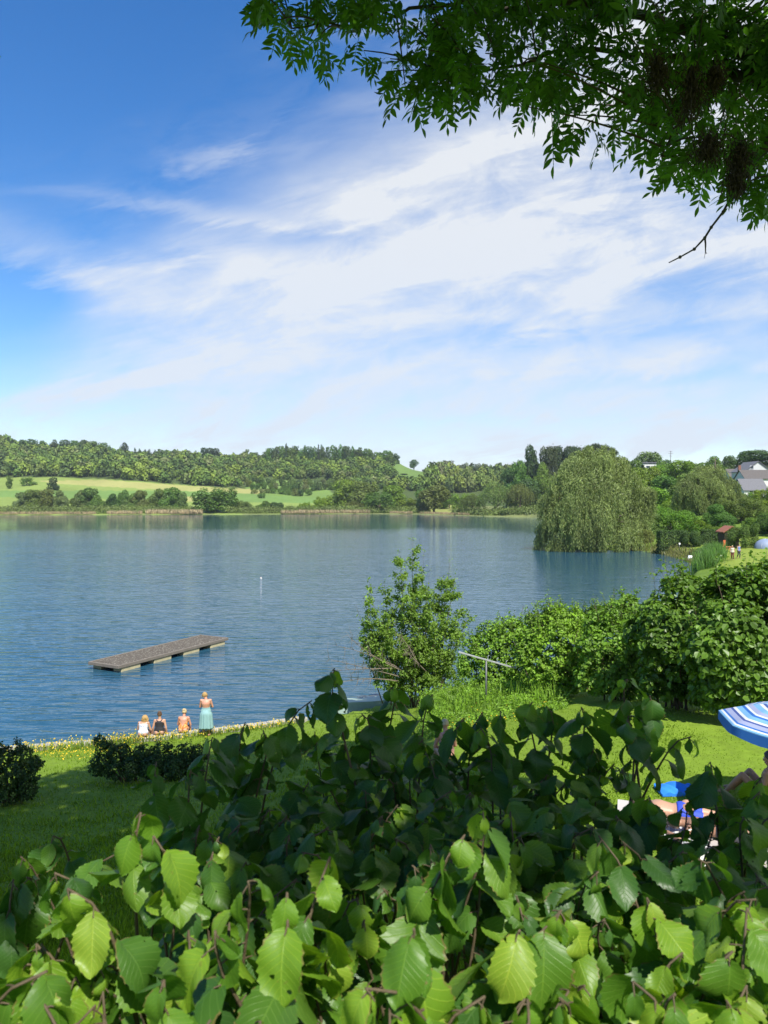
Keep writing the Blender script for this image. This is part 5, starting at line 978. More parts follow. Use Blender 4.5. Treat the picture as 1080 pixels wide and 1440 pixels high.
def waterside_people():
    ztop = .535; blk = simple('black_cloth', (.018, .018, .022), .8, .2, 20)
    def flowered(name, base, c2, sc, th):
        m, nt, b, o = mat(name); f = nmath(nt, 'GREATER_THAN', nnoise(nt, sc, 2), th); nt.links.new(nmix(nt, f, base, c2), b.inputs['Base Color']); b.inputs['Roughness'].default_value = .85; return m
    m1 = flowered('white_flowered_cloth', (.78, .78, .80), (.30, .36, .58), 28, .56); m3 = flowered('rust_patterned_cloth', (.50, .16, .045), (.70, .42, .14), 26, .55)
    def spot(px): q = shore_point(px, .20); return (q[0], q[1], ztop-.02)
    r, T = person(spot(201), R(-4), sit_joints(.06, arms='lap', head=(.02, .03, -.03), H=.93), 'person with long curly blond hair in a white flowered top sitting on the lake wall', SKIN, 'blond', 'long'); garment(r, T, 'top', m1, .05, lambda a: .80-.04*math.cos(2*a), .014)
    for s in (-1, 1): strap(r, T, m1, [(.78, math.pi/2-s*.7, .014), (.90, math.pi/2-s*.75, .013), (.965, s*.0+(0 if s > 0 else math.pi), .02), (.90, -math.pi/2+s*.75, .013), (.78, -math.pi/2+s*.7, .014)])
    r, T = person(spot(223.5), R(3), sit_joints(.05, arms='side', head=(-.01, .02, .01)), 'person in a black racerback top with brown pinned-up hair sitting on the lake wall', SKIN, 'brown', 'bun'); garment(r, T, 'tank_top', blk, .02, lambda a: .72+.17*abs(math.sin(a))**3, .013); garment(r, T, 'shorts', simple('grey_cloth', (.35, .35, .38), .9), -.0, lambda a: .13, .016, k=5)
    for s in (-1, 1): strap(r, T, blk, [(.86, math.pi/2-s*.5, .012), (.955, math.pi/2-s*.9, .014), (.965, -math.pi/2+s*.8, .014), (.86, -math.pi/2+s*.3, .012)], .017)
    r, T = person(spot(257), R(-2), sit_joints(.10, arms='lap', head=(0, .03, 0)), 'person in a rust low-backed swimsuit with fair hair bun on the lake wall', SKIN_PINK, 'fair', 'bun'); garment(r, T, 'swimsuit', m3, .0, lambda a: .76 if math.sin(a) > 0 else .76-.44*(1-abs(math.cos(a)))**.6, .012)
    for s in (-1, 1): strap(r, T, m3, [(.74, -.5 if s > 0 else math.pi+.5, .012), (.88, -.7 if s > 0 else math.pi+.7, .014), (.96, 0 if s > 0 else math.pi, .02), (.86, .7 if s > 0 else math.pi-.7, .012), (.74, .9 if s > 0 else math.pi-.9, .012)], .013)
    # the standing woman
    q = shore_point(293, .55); z = h1(q[0], q[1]); J = dict(pelvis=(0, 0, .80), waist=(0, .0, 1.0), chest=(0, -.01, 1.18), neck=(0, .02, 1.345), head=(-.045, .065, 1.475), look=(-.35, 1, -.55), hipL=(-.085, 0, .84), hipR=(.085, 0, .84), knL=(-.09, .03, .45), knR=(.10, .02, .45), anL=(-.09, -.02, .075), anR=(.11, -.03, .075), toL=(-.11, .13, .03), toR=(.15, .12, .03), shL=(-.165, .0, 1.315), shR=(.165, .0, 1.315), elL=(-.225, .06, 1.06), elR=(.235, .05, 1.06), wrL=(-.02, .22, 1.10), wrR=(.02, .24, 1.06), palmL=(0, -1, 0), palmR=(0, -1, 0))
    r, T = person((q[0], q[1], z), R(4), J, 'person standing by the water in a long turquoise dress with bare back', SKIN_PINK, 'blond', 'bob'); teal = simple('turquoise_cloth', (.22, .38, .39), .85, .12, 14)
    garment(r, T, 'bodice', teal, .05, lambda a: .46+.24*max(0, math.sin(a))**.5, .014); mb = MB(); A = np.arange(72)*2*math.pi/72; rows = []
    for f in np.linspace(0, 1, 18):
        zz = .985-.70*f; w = .145+.075*min(1, f*4)+.035*f; d = .118+.075*min(1, f*6)+.02*f; rows.append([[w*math.cos(a)*(1+(.03+.06*f)*f**.3*math.sin(11*a+1.3*math.sin(3*a))), d*math.sin(a)*(1+(.03+.07*f)*f**.3*math.sin(11*a+1.3*math.sin(3*a)))-.005, zz+.012*math.sin(3*a)*f] for a in A])
    rows.append([[p[0]*.97, p[1]*.97, p[2]+.01] for p in rows[-1]]); mb.loft(rows); mb.build('skirt', teal, r)
    for s in (-1, 1): strap(r, T, teal, [(.70, math.pi/2-s*.45, .014), (.90, math.pi/2-s*.5, .014), (.99, math.pi/2-s*.9, .02)], .006)
    # two walkers on the far lawn
    def walker(px, Y, top, bottom, label, hair, rz):
        x = (px-540)/FPX*Y; z = h1(x, Y); J = dict(pelvis=(0, 0, .86), waist=(0, 0, 1.06), chest=(0, 0, 1.26), neck=(0, .01, 1.44), head=(0, .04, 1.59), look=(0, 1, -.1), hipL=(-.09, 0, .9), hipR=(.09, 0, .9), knL=(-.09, .10, .49), knR=(.09, .0, .48), anL=(-.09, .07, .08), anR=(.09, -.16, .10), toL=(-.1, .22, .035), toR=(.1, -.02, .03), shL=(-.18, 0, 1.41), shR=(.18, 0, 1.41), elL=(-.24, -.05, 1.14), elR=(.24, .02, 1.14), wrL=(-.24, .06, .93), wrR=(.24, .17, .96), handL=(0, .2, -1), handR=(0, .5, -1), palmL=(1, 0, 0), palmR=(-1, 0, 0))
        r, T = person((x, Y, z), rz, J, label, SKIN, hair, 'short', False); garment(r, T, 'shirt', top, .02, lambda a: .95, .016, k=10); mb = MB()
        for S in 'LR': capsule(mb, J['hip'+S], J['kn'+S], .10, .07); capsule(mb, J['kn'+S], np.array(J['an'+S])+[0, 0, .05], .07, .05)
        mb.build('trousers', bottom, r)
    walker(1030.5, 88, simple('cream_shirt', (.62, .58, .46), .9), simple('dark_red_trousers', (.14, .03, .03), .9), 'person in a cream shirt and dark red trousers standing on the far lawn', 'fair', R(160)); walker(1039.5, 89, simple('blue_shirt', (.16, .24, .48), .9), simple('dark_trousers', (.03, .035, .05), .9), 'person in a blue shirt and dark trousers standing on the far lawn', 'dark', R(200))
waterside_people()

def sunbathers():
    zg = lambda x, y: h1(x, y)
    def towel(px, py, Y, w, d, rz, col, label, stripes=None):
        x = (px-540)/FPX*Y; z = zg(x, Y); m, nt, b, o = mat('towel_cloth'); wv = nnoise(nt, 4, 3)
        if stripes:
            tc = nt.nodes.new('ShaderNodeTexCoord'); sp = nt.nodes.new('ShaderNodeSeparateXYZ'); nt.links.new(tc.outputs['Object'], sp.inputs[0]); s = nmath(nt, 'GREATER_THAN', nmath(nt, 'SINE', nmath(nt, 'MULTIPLY', sp.outputs[1], 40)), .2); nt.links.new(nmix(nt, s, col, stripes), b.inputs['Base Color'])
        else: nt.links.new(nmix(nt, wv, tuple(v*.85 for v in col), col), b.inputs['Base Color'])
        b.inputs['Roughness'].default_value = .95; n = 24; V = []
        rows = [[[u*w, v*d, .03+.015*math.sin(9*u+3*v)*math.cos(7*v)+.012*math.sin(17*u*v+2)] for u in np.linspace(-.5, .5, n)] for v in np.linspace(-.5, .5, n)]; lo = [[[p[0], p[1], p[2]-.012] for p in row] for row in rows]; mb = MB(); mb.loft(rows, close=False); mb.loft([r_[::-1] for r_ in lo], close=False)
        t = tag(mb.build('towel', m, None, (x, Y, z+.015)), label, 'towel'); t.rotation_euler.z = rz; return x, Y, z+.045
    x1, y1, z1 = towel(965, 1165, 11.1, .95, 1.9, R(72), (.50, .47, .44), 'pale towel under the person in the blue swim bottoms'); x2, y2, z2 = towel(1022, 1195, 10.3, 1.0, 2.0, R(70), (.62, .62, .60), 'white and grey striped towel under the dark-haired sunbather', (.30, .30, .33)); x3, y3, z3 = towel(1066, 1185, 9.9, .9, 1.5, R(20), (.45, .40, .36), 'beige blanket under the seated person at the right edge')
    def prone(x, y, z, rz, hair, skin, label, trunks):
        J = dict(pelvis=(0, -.10, .12), waist=(0, .12, .115), chest=(0, .30, .12), neck=(0, .47, .14), head=(.03, .615, .13), look=(.9, .25, -.25), hipL=(-.09, -.08, .11), hipR=(.09, -.08, .11), knL=(-.12, -.50, .075), knR=(.12, -.50, .075), anL=(-.13, -.90, .085), anR=(.13, -.90, .085), toL=(-.12, -1.04, .03), toR=(.12, -1.04, .03), shL=(-.17, .43, .12), shR=(.17, .43, .12), elL=(-.34, .56, .055), elR=(.34, .58, .055), wrL=(-.16, .72, .04), wrR=(.17, .74, .04), palmL=(0, 0, -1), palmR=(0, 0, -1))
        r, T = person((x, y, z), rz, J, label, skin, hair, 'short', False); mb = MB(); mb.loft([[T.P(t, a, .013) for a in np.arange(28)*math.pi/14] for t in np.linspace(0, .30, 9)], cap=True)
        for S in 'LR': capsule(mb, J['hip'+S], np.array(J['hip'+S])*.72+np.array(J['kn'+S])*.28, .10, .092)
        mb.build('swim_trunks', trunks, r); return r
    prone(x1, y1, z1, R(72), 'brown', SKIN, 'person in bright blue swim bottoms lying face down on a pale towel', simple('bright_blue_cloth', (.03, .07, .55), .7)); prone(x2, y2, z2, R(66), 'dark', SKIN_TAN, 'dark-haired tanned person lying face down on a striped towel', simple('charcoal_cloth', (.05, .05, .06), .8))
    J = sit_joints(-.02, arms='side', head=(0, .02, 0)); J.update(knL=(-.13, .36, .40), knR=(.13, .36, .40), anL=(-.13, .62, .07), anR=(.13, .62, .07), toL=(-.14, .77, .03), toR=(.14, .77, .03))
    X, Y = (1086-540)/FPX*11.6, 11.6; r, T = person((X, Y, zg(X, Y)+.02), R(40), J, 'dark-haired person sitting on the lawn at the right picture edge', SKIN_TAN, 'dark', 'short', False); garment(r, T, 'swim_trunks', simple('orange_cloth', (.60, .20, .06), .8), 0, lambda a: .2, .015, k=5)
    # the person half hidden behind the shoots by the metal post
    X, Y = (628-540)/FPX*16.3, 16.3; r, T = person((X, Y, h1(X, Y)+.05), R(10), sit_joints(.05, arms='lap'), 'person sitting on the lawn with only the head showing above the hedge shoots', SKIN_PINK, 'fair', 'short'); garment(r, T, 'top', simple('pink_cloth', (.6, .3, .26), .8), 0, lambda a: .6, .014, k=8)
    # blue beach bag, and small things between the bathers
    X, Y = (954-540)/FPX*12.3, 12.3; z = zg(X, Y); m = simple('blue_towel_cloth', (.02, .20, .72), .85, .25, 9, .3); g = np.linspace(-.5, .5, 26); rows = [[[u*.60, v*.40, .05+.07*max(0, 1-(u*u+v*v)*3.2)*(1+.35*math.sin(13*u+5*v))+.02*math.sin(21*u+9*v)] for u in g] for v in g]; mb = MB().loft(rows, close=False); rim = [rows[0], [[p[0], p[1], .0] for p in rows[0]]]; mb.loft(rim, close=False); mb.loft([[p[0] for p in rows], [[p[0][0], p[0][1], 0] for p in rows]], close=False); mb.loft([[p[-1] for p in rows], [[p[-1][0], p[-1][1], 0] for p in rows]], close=False)
    tag(mb.build('towel', m, None, (X, Y, z)), 'crumpled bright blue towel lying on the sunlit lawn', 'towel')
    X, Y = (934-540)/FPX*11.2, 11.2; b = empty('drink_bottle', (X, Y, zg(X, Y)), 0, 'small turquoise drink bottle standing beside the pale towel', 'bottle'); MB().loft([[[q*math.cos(a), q*math.sin(a), z] for a in np.arange(16)*math.pi/8] for q, z in ((.036, 0), (.038, .03), (.038, .17), (.022, .21), (.016, .22))], cap=True).build('bottle_body', simple('turquoise_plastic', (.04, .50, .42), .3), b); MB().tube([(0, 0, .22), (0, 0, .25)], .02, 12).build('cap', M_WHITE, b)
    X, Y = (978-540)/FPX*9.4, 9.4; b = empty('beach_bag', (X, Y, zg(X, Y)), .4, 'white cloth beach bag near the sunbathers, half hidden by hedge leaves', 'bag'); wc = simple('white_cloth', (.72, .72, .70), .9, .15, 12, .3); MB().loft([[[(.20-.05*k)*math.copysign(abs(math.cos(a))**.6, math.cos(a)), (.11-.04*k)*math.copysign(abs(math.sin(a))**.6, math.sin(a))+.01*math.sin(7*k+3*a), .34*k] for a in np.arange(28)*math.pi/14] for k in np.linspace(0, 1, 8)], cap=True).build('bag_body', wc, b)
    for s in (-1, 1): MB().tube([(-.09, s*.055, .33), (-.06, s*.07, .50), (.06, s*.07, .50), (.09, s*.055, .33)], .010, 6).build('handle', wc, b)
sunbathers()
def parasol():
    Y = 11.0; X = (1124-540)/FPX*Y; z0 = h1(X, Y); top = at_y(1124, 992, Y)[2]; r = empty('beach_parasol', (X, Y, z0), R(12), 'blue and white striped beach parasol open on the lawn at the right edge', 'parasol'); H = top-z0; Rd = 1.06; tilt = Matrix.Rotation(R(3), 3, 'Y')@Matrix.Rotation(R(1), 3, 'X'); tm = np.array(tilt)
    m, nt, b, out = mat('striped_parasol_cloth'); uv = nt.nodes.new('ShaderNodeUVMap'); sp = nt.nodes.new('ShaderNodeSeparateXYZ'); nt.links.new(uv.outputs[0], sp.inputs[0]); rp = nt.nodes.new('ShaderNodeValToRGB'); rp.color_ramp.interpolation = 'CONSTANT'; nt.links.new(sp.outputs[0], rp.inputs[0]); e = rp.color_ramp.elements
    W, Bl, Sk, Lv, Nv = (.74, .76, .80), (.03, .16, .55), (.20, .44, .74), (.36, .40, .62), (.06, .10, .34); seq = [(0, Sk), (.10, W), (.14, Bl), (.18, Lv), (.28, W), (.31, Sk), (.37, Nv), (.41, W), (.45, Sk), (.53, Lv), (.60, W), (.63, Bl), (.67, Sk), (.74, W), (.78, Nv), (.81, Lv), (.88, Bl), (.91, W), (.935, Sk), (.972, Bl)]
    while len(e) < len(seq): e.new(.5)
    for k, (p, c) in enumerate(seq): e[k].position = p; e[k].color = (*c, 1)
    nt.links.new(rp.outputs[0], b.inputs['Base Color']); b.inputs['Roughness'].default_value = .75; tr = nt.nodes.new('ShaderNodeBsdfTranslucent'); nt.links.new(rp.outputs[0], tr.inputs[0]); mx = nt.nodes.new('ShaderNodeMixShader'); mx.inputs[0].default_value = .3; nt.links.new(b.outputs[0], mx.inputs[1]); nt.links.new(tr.outputs[0], mx.inputs[2]); nt.links.new(mx.outputs[0], out.inputs[0])
    mb = MB(); ns, sub, nr = 8, 6, 14; na = ns*sub; rows = []; uvs = []
    for i in range(nr+1):
        t = i/nr; row = []
        for j in range(na):
            a = j/na*2*math.pi; f = (j % sub)/sub; k = math.cos(math.pi/ns)/math.cos((f-.5)*2*math.pi/ns); sag = math.sin(math.pi*f); rr = Rd*t*k*(1-.02*sag*t); row.append(tm@np.array([rr*math.cos(a), rr*math.sin(a), -.29*t**1.7-.02*sag*t]))
        rows.append(row); uvs += [[t*.965, 0]]*na
    mb.loft(rows, uv=np.array(uvs)); mb.build('canopy', m, r, (0, 0, H)); vb = MB(); rows = []; uvs = []
    for i in range(4):
        t = i/3; rows.append([tm@(np.array(tm.T@rows0)+np.array([0, 0, -(.13+.035*math.sin(math.pi*((j % sub)/sub)))*t])*1) for j, rows0 in enumerate(mb.v[0].reshape(nr+1, na, 3)[-1])]); uvs += [[.97+.03*t, 0]]*na
    vb.loft(rows, uv=np.array(uvs)); vb.build('valance', m, r, (0, 0, H)); st = simple('white_steel_tube', (.7, .7, .7), .35, .05, 4); MB().tube([(tm@np.array([0, 0, .05])+[0, 0, H]), (tm@np.array([0, 0, -.75])+[0, 0, H]), (tm[0, 2]*-.75, tm[1, 2]*-.75, -.25)], [.014, .016, .018], 10).build('pole', st, r); MB().ball(tm@np.array([0, 0, .06])+[0, 0, H], (.025, .025, .035)).build('finial', M_WHITE, r)
    for k in range(ns):
        a = k/ns*2*math.pi; MB().tube([tm@np.array([Rd*t*math.cos(a), Rd*t*math.sin(a), -.29*t**1.7-.014])+[0, 0, H] for t in np.linspace(.02, .99, 8)], .005, 5).build('rib', st, r)
parasol()
# ------------------------------------------------------------ the hazel hedge right in front
def hazel_material(name, stops):
    m, nt, b, out = mat(name); L = nt.links.new; uv = nt.nodes.new('ShaderNodeUVMap'); sp = nt.nodes.new('ShaderNodeSeparateXYZ'); L(uv.outputs[0], sp.inputs[0]); u = sp.outputs[0]; v = nmath(nt, 'ABSOLUTE', nmath(nt, 'MULTIPLY_ADD', sp.outputs[1], 2, -1))
    ph = nmath(nt, 'SUBTRACT', nmath(nt, 'MULTIPLY', u, 9.), nmath(nt, 'MULTIPLY', v, 2.6)); fr = nmath(nt, 'FRACT', ph); d = nmath(nt, 'ABSOLUTE', nmath(nt, 'SUBTRACT', fr, .5))
    mr = nt.nodes.new('ShaderNodeMapRange'); mr.interpolation_type = 'SMOOTHSTEP'; L(d, mr.inputs[0]); mr.inputs[1].default_value = .40; mr.inputs[2].default_value = .49; mid = nt.nodes.new('ShaderNodeMapRange'); mid.interpolation_type = 'SMOOTHSTEP'; L(v, mid.inputs[0]); mid.inputs[1].default_value = .045; mid.inputs[2].default_value = .015
    vein = nmath(nt, 'MAXIMUM', mr.outputs[0], mid.outputs[0]); ge = nt.nodes.new('ShaderNodeNewGeometry'); ri = ge.outputs['Random Per Island']
    base = nramp(nt, ri, stops); n1 = nnoise(nt, 45, 4); n2 = nnoise(nt, 220, 3)
    base = nmix(nt, nmath(nt, 'MULTIPLY', n1, .5), base, nmix(nt, 1., base, (.62, .72, .7), 'MULTIPLY')); spots = nmath(nt, 'GREATER_THAN', nnoise(nt, 70, 5), .70); base = nmix(nt, nmath(nt, 'MULTIPLY', spots, .35), base, (.16, .11, .03)); rim = nmath(nt, 'MULTIPLY', nmath(nt, 'GREATER_THAN', v, .93), nmath(nt, 'GREATER_THAN', nnoise(nt, 25, 3), .56)); base = nmix(nt, nmath(nt, 'MULTIPLY', rim, .6), base, (.20, .13, .05)); c = nmix(nt, nmath(nt, 'MULTIPLY', vein, .55), base, nmix(nt, 1., base, (2.0, 1.6, 2.0), 'MULTIPLY'))
    L(c, b.inputs['Base Color']); b.inputs['Roughness'].default_value = .42; b.inputs['Specular IOR Level'].default_value = .42; h = nmath(nt, 'ADD', nmath(nt, 'MULTIPLY', n2, .35), nmath(nt, 'MULTIPLY', vein, -.5)); nn = nbump(nt, b, h, .45, .0015)
    tr = nt.nodes.new('ShaderNodeBsdfTranslucent'); L(nmix(nt, 1., c, (1.5, 1.55, .5), 'MULTIPLY'), tr.inputs[0]); L(nn, tr.inputs['Normal']); mx = nt.nodes.new('ShaderNodeMixShader'); mx.inputs[0].default_value = .40; L(b.outputs[0], mx.inputs[1]); L(tr.outputs[0], mx.inputs[2])
    hole = nmath(nt, 'MULTIPLY', nmath(nt, 'GREATER_THAN', nnoise(nt, 62, 1), .735), nmath(nt, 'GREATER_THAN', ri, .45)); tp = nt.nodes.new('ShaderNodeBsdfTransparent'); m2 = nt.nodes.new('ShaderNodeMixShader'); L(hole, m2.inputs[0]); L(mx.outputs[0], m2.inputs[1]); L(tp.outputs[0], m2.inputs[2]); L(m2.outputs[0], out.inputs[0]); return m
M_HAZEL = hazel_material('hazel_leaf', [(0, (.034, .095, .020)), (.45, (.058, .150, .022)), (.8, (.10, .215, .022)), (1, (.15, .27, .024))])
M_LIT_YOUNG = hazel_material('lit_young_hazel_leaf', [(0, (.075, .18, .018)), (.4, (.135, .27, .020)), (.75, (.20, .34, .024)), (1, (.27, .39, .04))])  # brighter copy: sunlight painted into the near leaves' colour, plus some young tips
NU, NV = 27, 11
_u = np.linspace(0, 1, NU); _v = np.linspace(-1, 1, NV); _U, _Vv = np.meshgrid(_u, _v, indexing='ij')
_hw = np.sin(np.pi*np.clip(_u, .0, 1)**.88)**.62*(1-.42*np.clip((_u-.68)/.32, 0, 1)**1.3); _hw[0] = .04; _hw[-1] = .0
_ser = np.where(np.arange(NU) % 3 == 1, 1.085, np.where(np.arange(NU) % 3 == 2, .965, 1.)); _ser[[0, -1]] = 1
def hazel_leaves(P, D, Nn, L, W, droop, cup, rg):
    """serrated, pleated hazel blades as real surfaces; all inputs per leaf"""
    n = len(P); D = unit(D); S = unit(np.cross(D, Nn)); Nn = np.cross(S, D); dr = np.where(np.abs(droop) < .05, .05, droop)[:, None, None]; th = dr*_U[None]; ax = np.sin(th)/dr; az = (1-np.cos(th))/dr
    edge = np.abs(_Vv)**6; wid = (_hw[:, None]*(1+(_ser[:, None]-1)*edge))[None]; av = np.abs(_Vv)[None]
    ph = _U[None]*9-av*2.6; tri = np.abs((ph % 1)-.5)*2; asym = 1+.10*np.sign(_Vv)[None]*rg.normal(size=(n, 1, 1)); lat = _Vv[None]*wid*.5*asym*W[:, None, None]*(1-.12*np.abs(cup)[:, None, None])
    pl = (tri-.5)*-.026*L[:, None, None]*(np.sin(np.pi*av**.8)*.7+.3)*np.sin(np.pi*_U)[None]**.5; wav = (.085*np.sin(_U[None]*(5+4*rg.random((n, 1, 1)))+rg.random((n, 1, 1))*6.28+_Vv[None]*1.5)*av)*W[:, None, None]; hgt = pl+wav+cup[:, None, None]*(av*wid)**1.6*W[:, None, None]*.5
    fx = (ax-.06*av**2*(1-_U[None])**3*2.2)*L[:, None, None]; ct, stt = np.cos(th), np.sin(th)
    V = P[:, None, None]+D[:, None, None]*(fx+stt*hgt)[..., None]+S[:, None, None]*lat[..., None]+Nn[:, None, None]*(-az*L[:, None, None]+ct*hgt)[..., None]
    i, j = np.meshgrid(np.arange(NU-1), np.arange(NV-1), indexing='ij'); F = np.stack([i*NV+j, (i+1)*NV+j, (i+1)*NV+j+1, i*NV+j+1], -1).reshape(-1, 4); k = NU*NV
    return V.reshape(-1, 3), (np.arange(n)[:, None, None]*k+F[None]).reshape(-1, 4), np.tile(np.stack([_U.ravel(), (_Vv.ravel()+1)/2], 1), (n, 1))
def front_hedge():
    rg = np.random.default_rng(2024); shoots = []
    # hand-placed leading shoots: tip pixel, distance, leaf count, size
    lead = [(458, 940, 1.95, 9, 1.), (868, 952, 2.05, 8, 1.05), (925, 975, 2.0, 6, 1.0), (560, 962, 2.1, 9, 1.), (600, 978, 2.05, 8, 1.), (740, 982, 2.0, 9, 1.05), (780, 990, 2.05, 8, 1.), (825, 990, 1.95, 8, 1.), (640, 1010, 1.95, 8, 1.), (690, 1020, 1.9, 8, 1.), (520, 1000, 2.0, 8, 1.), (425, 985, 1.95, 7, 1.), (385, 1025, 1.85, 8, 1.), (335, 1018, 1.95, 8, 1.), (300, 1040, 1.8, 7, .95), (265, 1075, 1.7, 8, 1.), (215, 1075, 1.75, 6, .9), (960, 1030, 1.9, 7, 1.), (1000, 1075, 1.75, 7, 1.), (1050, 1110, 1.65, 7, 1.05), (895, 1010, 1.9, 7, 1.),
            (362, 1222, .98, 8, 1.05), (405, 1268, .90, 9, 1.25), (190, 1150, 1.15, 7, 1.05), (230, 1180, 1.1, 7, 1.), (125, 1245, .95, 8, 1.15), (270, 1310, .88, 8, 1.05), (460, 1215, 1.0, 8, .95), (440, 1310, .95, 7, .9), (590, 1285, .86, 9, 1.2), (545, 1375, .80, 8, 1.05), (640, 1180, 1.15, 8, 1.05), (700, 1145, 1.2, 8, 1.), (735, 1290, 1.0, 9, 1.1), (770, 1285, 1.0, 7, 1.), (805, 1385, .86, 8, 1.05), (30, 1370, .85, 8, 1.2), (235, 1395, .80, 8, 1.1), (650, 1390, .86, 8, 1.), (980, 1195, 1.2, 8, 1.1), (1040, 1250, 1.1, 8, 1.1), (900, 1270, 1.1, 8, 1.05), (100, 1215, 1.15, 5, .9), (860, 1180, 1.3, 7, 1.), (1000, 1330, 1.0, 8, 1.1), (920, 1390, .9, 8, 1.05), (60, 1430, .82, 7, 1.), (340, 1420, .82, 7, 1.), (480, 1440, .82, 7, 1.), (720, 1430, .82, 7, 1.), (1050, 1400, .9, 8, 1.)]
    shoots += [(px, py, Y, n, s, True) for px, py, Y, n, s in lead+[(665, 1000, 2.0, 9, 1.), (705, 1002, 2.0, 9, 1.), (25, 1195, 1.45, 7, .9), (80, 1165, 1.55, 6, .9), (5, 1245, 1.3, 8, 1.), (60, 1225, 1.35, 7, .95), (150, 1195, 1.4, 6, .9), (1060, 1085, 1.75, 9, 1.05), (1035, 1140, 1.55, 9, 1.05), (1080, 1130, 1.6, 9, 1.05), (985, 1140, 1.6, 9, 1.), (930, 1120, 1.65, 9, 1.), (1015, 1185, 1.45, 8, 1.), (950, 1200, 1.4, 9, 1.), (880, 1085, 1.75, 9, 1.)]]
    sil = lambda px: np.interp(px, [-300, 0, 60, 130, 190, 225, 300, 400, 430, 470, 520, 560, 640, 720, 830, 900, 960, 1000, 1080, 1400], [1400, 1330, 1275, 1245, 1185, 1110, 1060, 1040, 1010, 1000, 1010, 995, 1030, 1010, 1015, 1040, 1075, 1105, 1150, 1180])
    yof = lambda py: np.interp(py, [960, 1040, 1120, 1200, 1300, 1440, 1700], [2.15, 1.95, 1.62, 1.32, 1.03, .80, .60])
    k = 0
    while k < 235:
        px = rg.uniform(-260, 1330); lo = sil(px); py = rg.uniform(lo+12, 1640)
        if py > 1180 and rg.random() < .5: continue
        # looser growth at the right, where the lawn shows through
        if px > 880 and 1060 < py < 1260 and rg.random() < .68: continue
        shoots.append((px, py, yof(py)*rg.uniform(.95, 1.12), int(rg.integers(8, 13)), rg.uniform(.72, 1.02), False)); k += 1
    bins = [-1e9, 225, 455, 680, 880, 1e9]; labels = ['hazel bush at the bottom left corner with sunlit drooping leaves', 'hazel bush carrying the largest round sunlit leaf in the foreground', 'hazel bush in the bottom centre of the foreground hedge', 'hazel bush right of centre in the foreground hedge, mostly shaded', 'looser hazel bush at the right with sunbathers showing through']
    LV = [[[] for _ in range(8)] for _ in range(5)]; ST = [MB() for _ in range(5)]
    for px, py, Y, n, s, lead_ in shoots:
        g = int(np.digitize(px, bins))-1; T = at_y(px, py, Y); hgt = rg.uniform(.55, .85); a0 = rg.uniform(0, 6.28); B = T+np.array([rg.normal()*.13, rg.normal()*.08+.03, -hgt]); B[2] = max(B[2], h1(B[0], max(B[1], .4))-.02) if hgt > 2 else B[2]
        nod = np.array([math.cos(a0), math.sin(a0), 0])*.03; P = bez(B, (B+T)/2+np.array([rg.normal()*.04, rg.normal()*.03, .12])-nod, T, 16); P[-2:] += np.array([[0, 0, .004], [0, 0, -.003]])+nod*[[.3], [.9]]; ST[g].tube(P, np.linspace(.0052, .0016, 16)*s**.5, 6)
        ln = np.linalg.norm(np.diff(P, axis=0), axis=1).sum(); dist = 0.; phi = a0
        for i in range(n):
            f = 1-dist/ln
            if f < .12: break
            idx = f*15; i0 = int(min(idx, 14)); q = P[i0]*(1-(idx-i0))+P[i0+1]*(idx-i0); phi += math.pi+rg.normal()*.55; el = [-1.2, -1.0, -.8, -.65, -.5][min(i, 4)]+rg.normal()*.22; d = np.array([math.cos(phi)*math.cos(el), math.sin(phi)*math.cos(el), math.sin(el)])
            size = s*(.036, .050, .062, .071, .077, .077, .074, .070, .066, .062, .058, .055)[min(i, 11)]*rg.uniform(.62, 1.3)*(1.12 if lead_ else 1); pt = .012+.008*rg.random(); e = q+unit(d+[0, 0, .5])*pt; ST[g].tube([q, (q+e)/2+[0, 0, .001], e], [.0013, .0011, .0010], 5, cap=False)
            up = unit(np.array([0, 0, 1.])+np.array([math.cos(phi), math.sin(phi), 0])*.35+rg.normal(size=3)*.28); LV[g][0].append(e); LV[g][1].append(d); LV[g][2].append(up); LV[g][3].append(size); LV[g][4].append(size*rg.uniform(.62, 1.0)); LV[g][5].append(rg.uniform(.0, 1.5)+(.4 if i < 2 else 0)); LV[g][6].append(rg.uniform(-.55, .40)); LV[g][7].append((Y < 1.16 and rg.random() < (.93 if i < 4 else .5)) or (i < 2 and rg.random() < .3)); dist += rg.uniform(.024, .037)*s*(1 if i else .35)  # leaves near the camera take the sunlit colour; a few tips are young growth
    # older wood and inner leaves that close the hedge lower down
    for i in range(2200):
        px = rg.uniform(-250, 1330); Y = rg.uniform(.9, 2.3); top = CAM_Z-(sil(px)-700)/FPX*2.1; z = CAM_Z-(max(sil(px), 1000)+45-700)/FPX*max(Y, 1.7)-rg.uniform(0, 1)**1.3*.75; z = min(z, 8.5)-(.16 if Y < 1.3 else 0)
        if px > 880 and Y > 1.2 and rg.random() < .80: continue
        if px < 200 and Y > 1.25: continue
        x = (px-540)/FPX*Y; g = int(np.digitize(px, bins))-1; phi = rg.uniform(0, 6.28); el = rg.uniform(-.8, .1); d = np.array([math.cos(phi)*math.cos(el), math.sin(phi)*math.cos(el), math.sin(el)]); size = rg.uniform(.05, .085)
        LV[g][0].append(np.array([x, Y, z])); LV[g][1].append(d); LV[g][2].append(unit(np.array([0, 0, 1.])+rg.normal(size=3)*.3)); LV[g][3].append(size); LV[g][4].append(size*.85); LV[g][5].append(rg.uniform(.1, .8)); LV[g][6].append(rg.uniform(-.2, .2)); LV[g][7].append(False)
    cx = [-.75, -.32, .0, .38, .9]
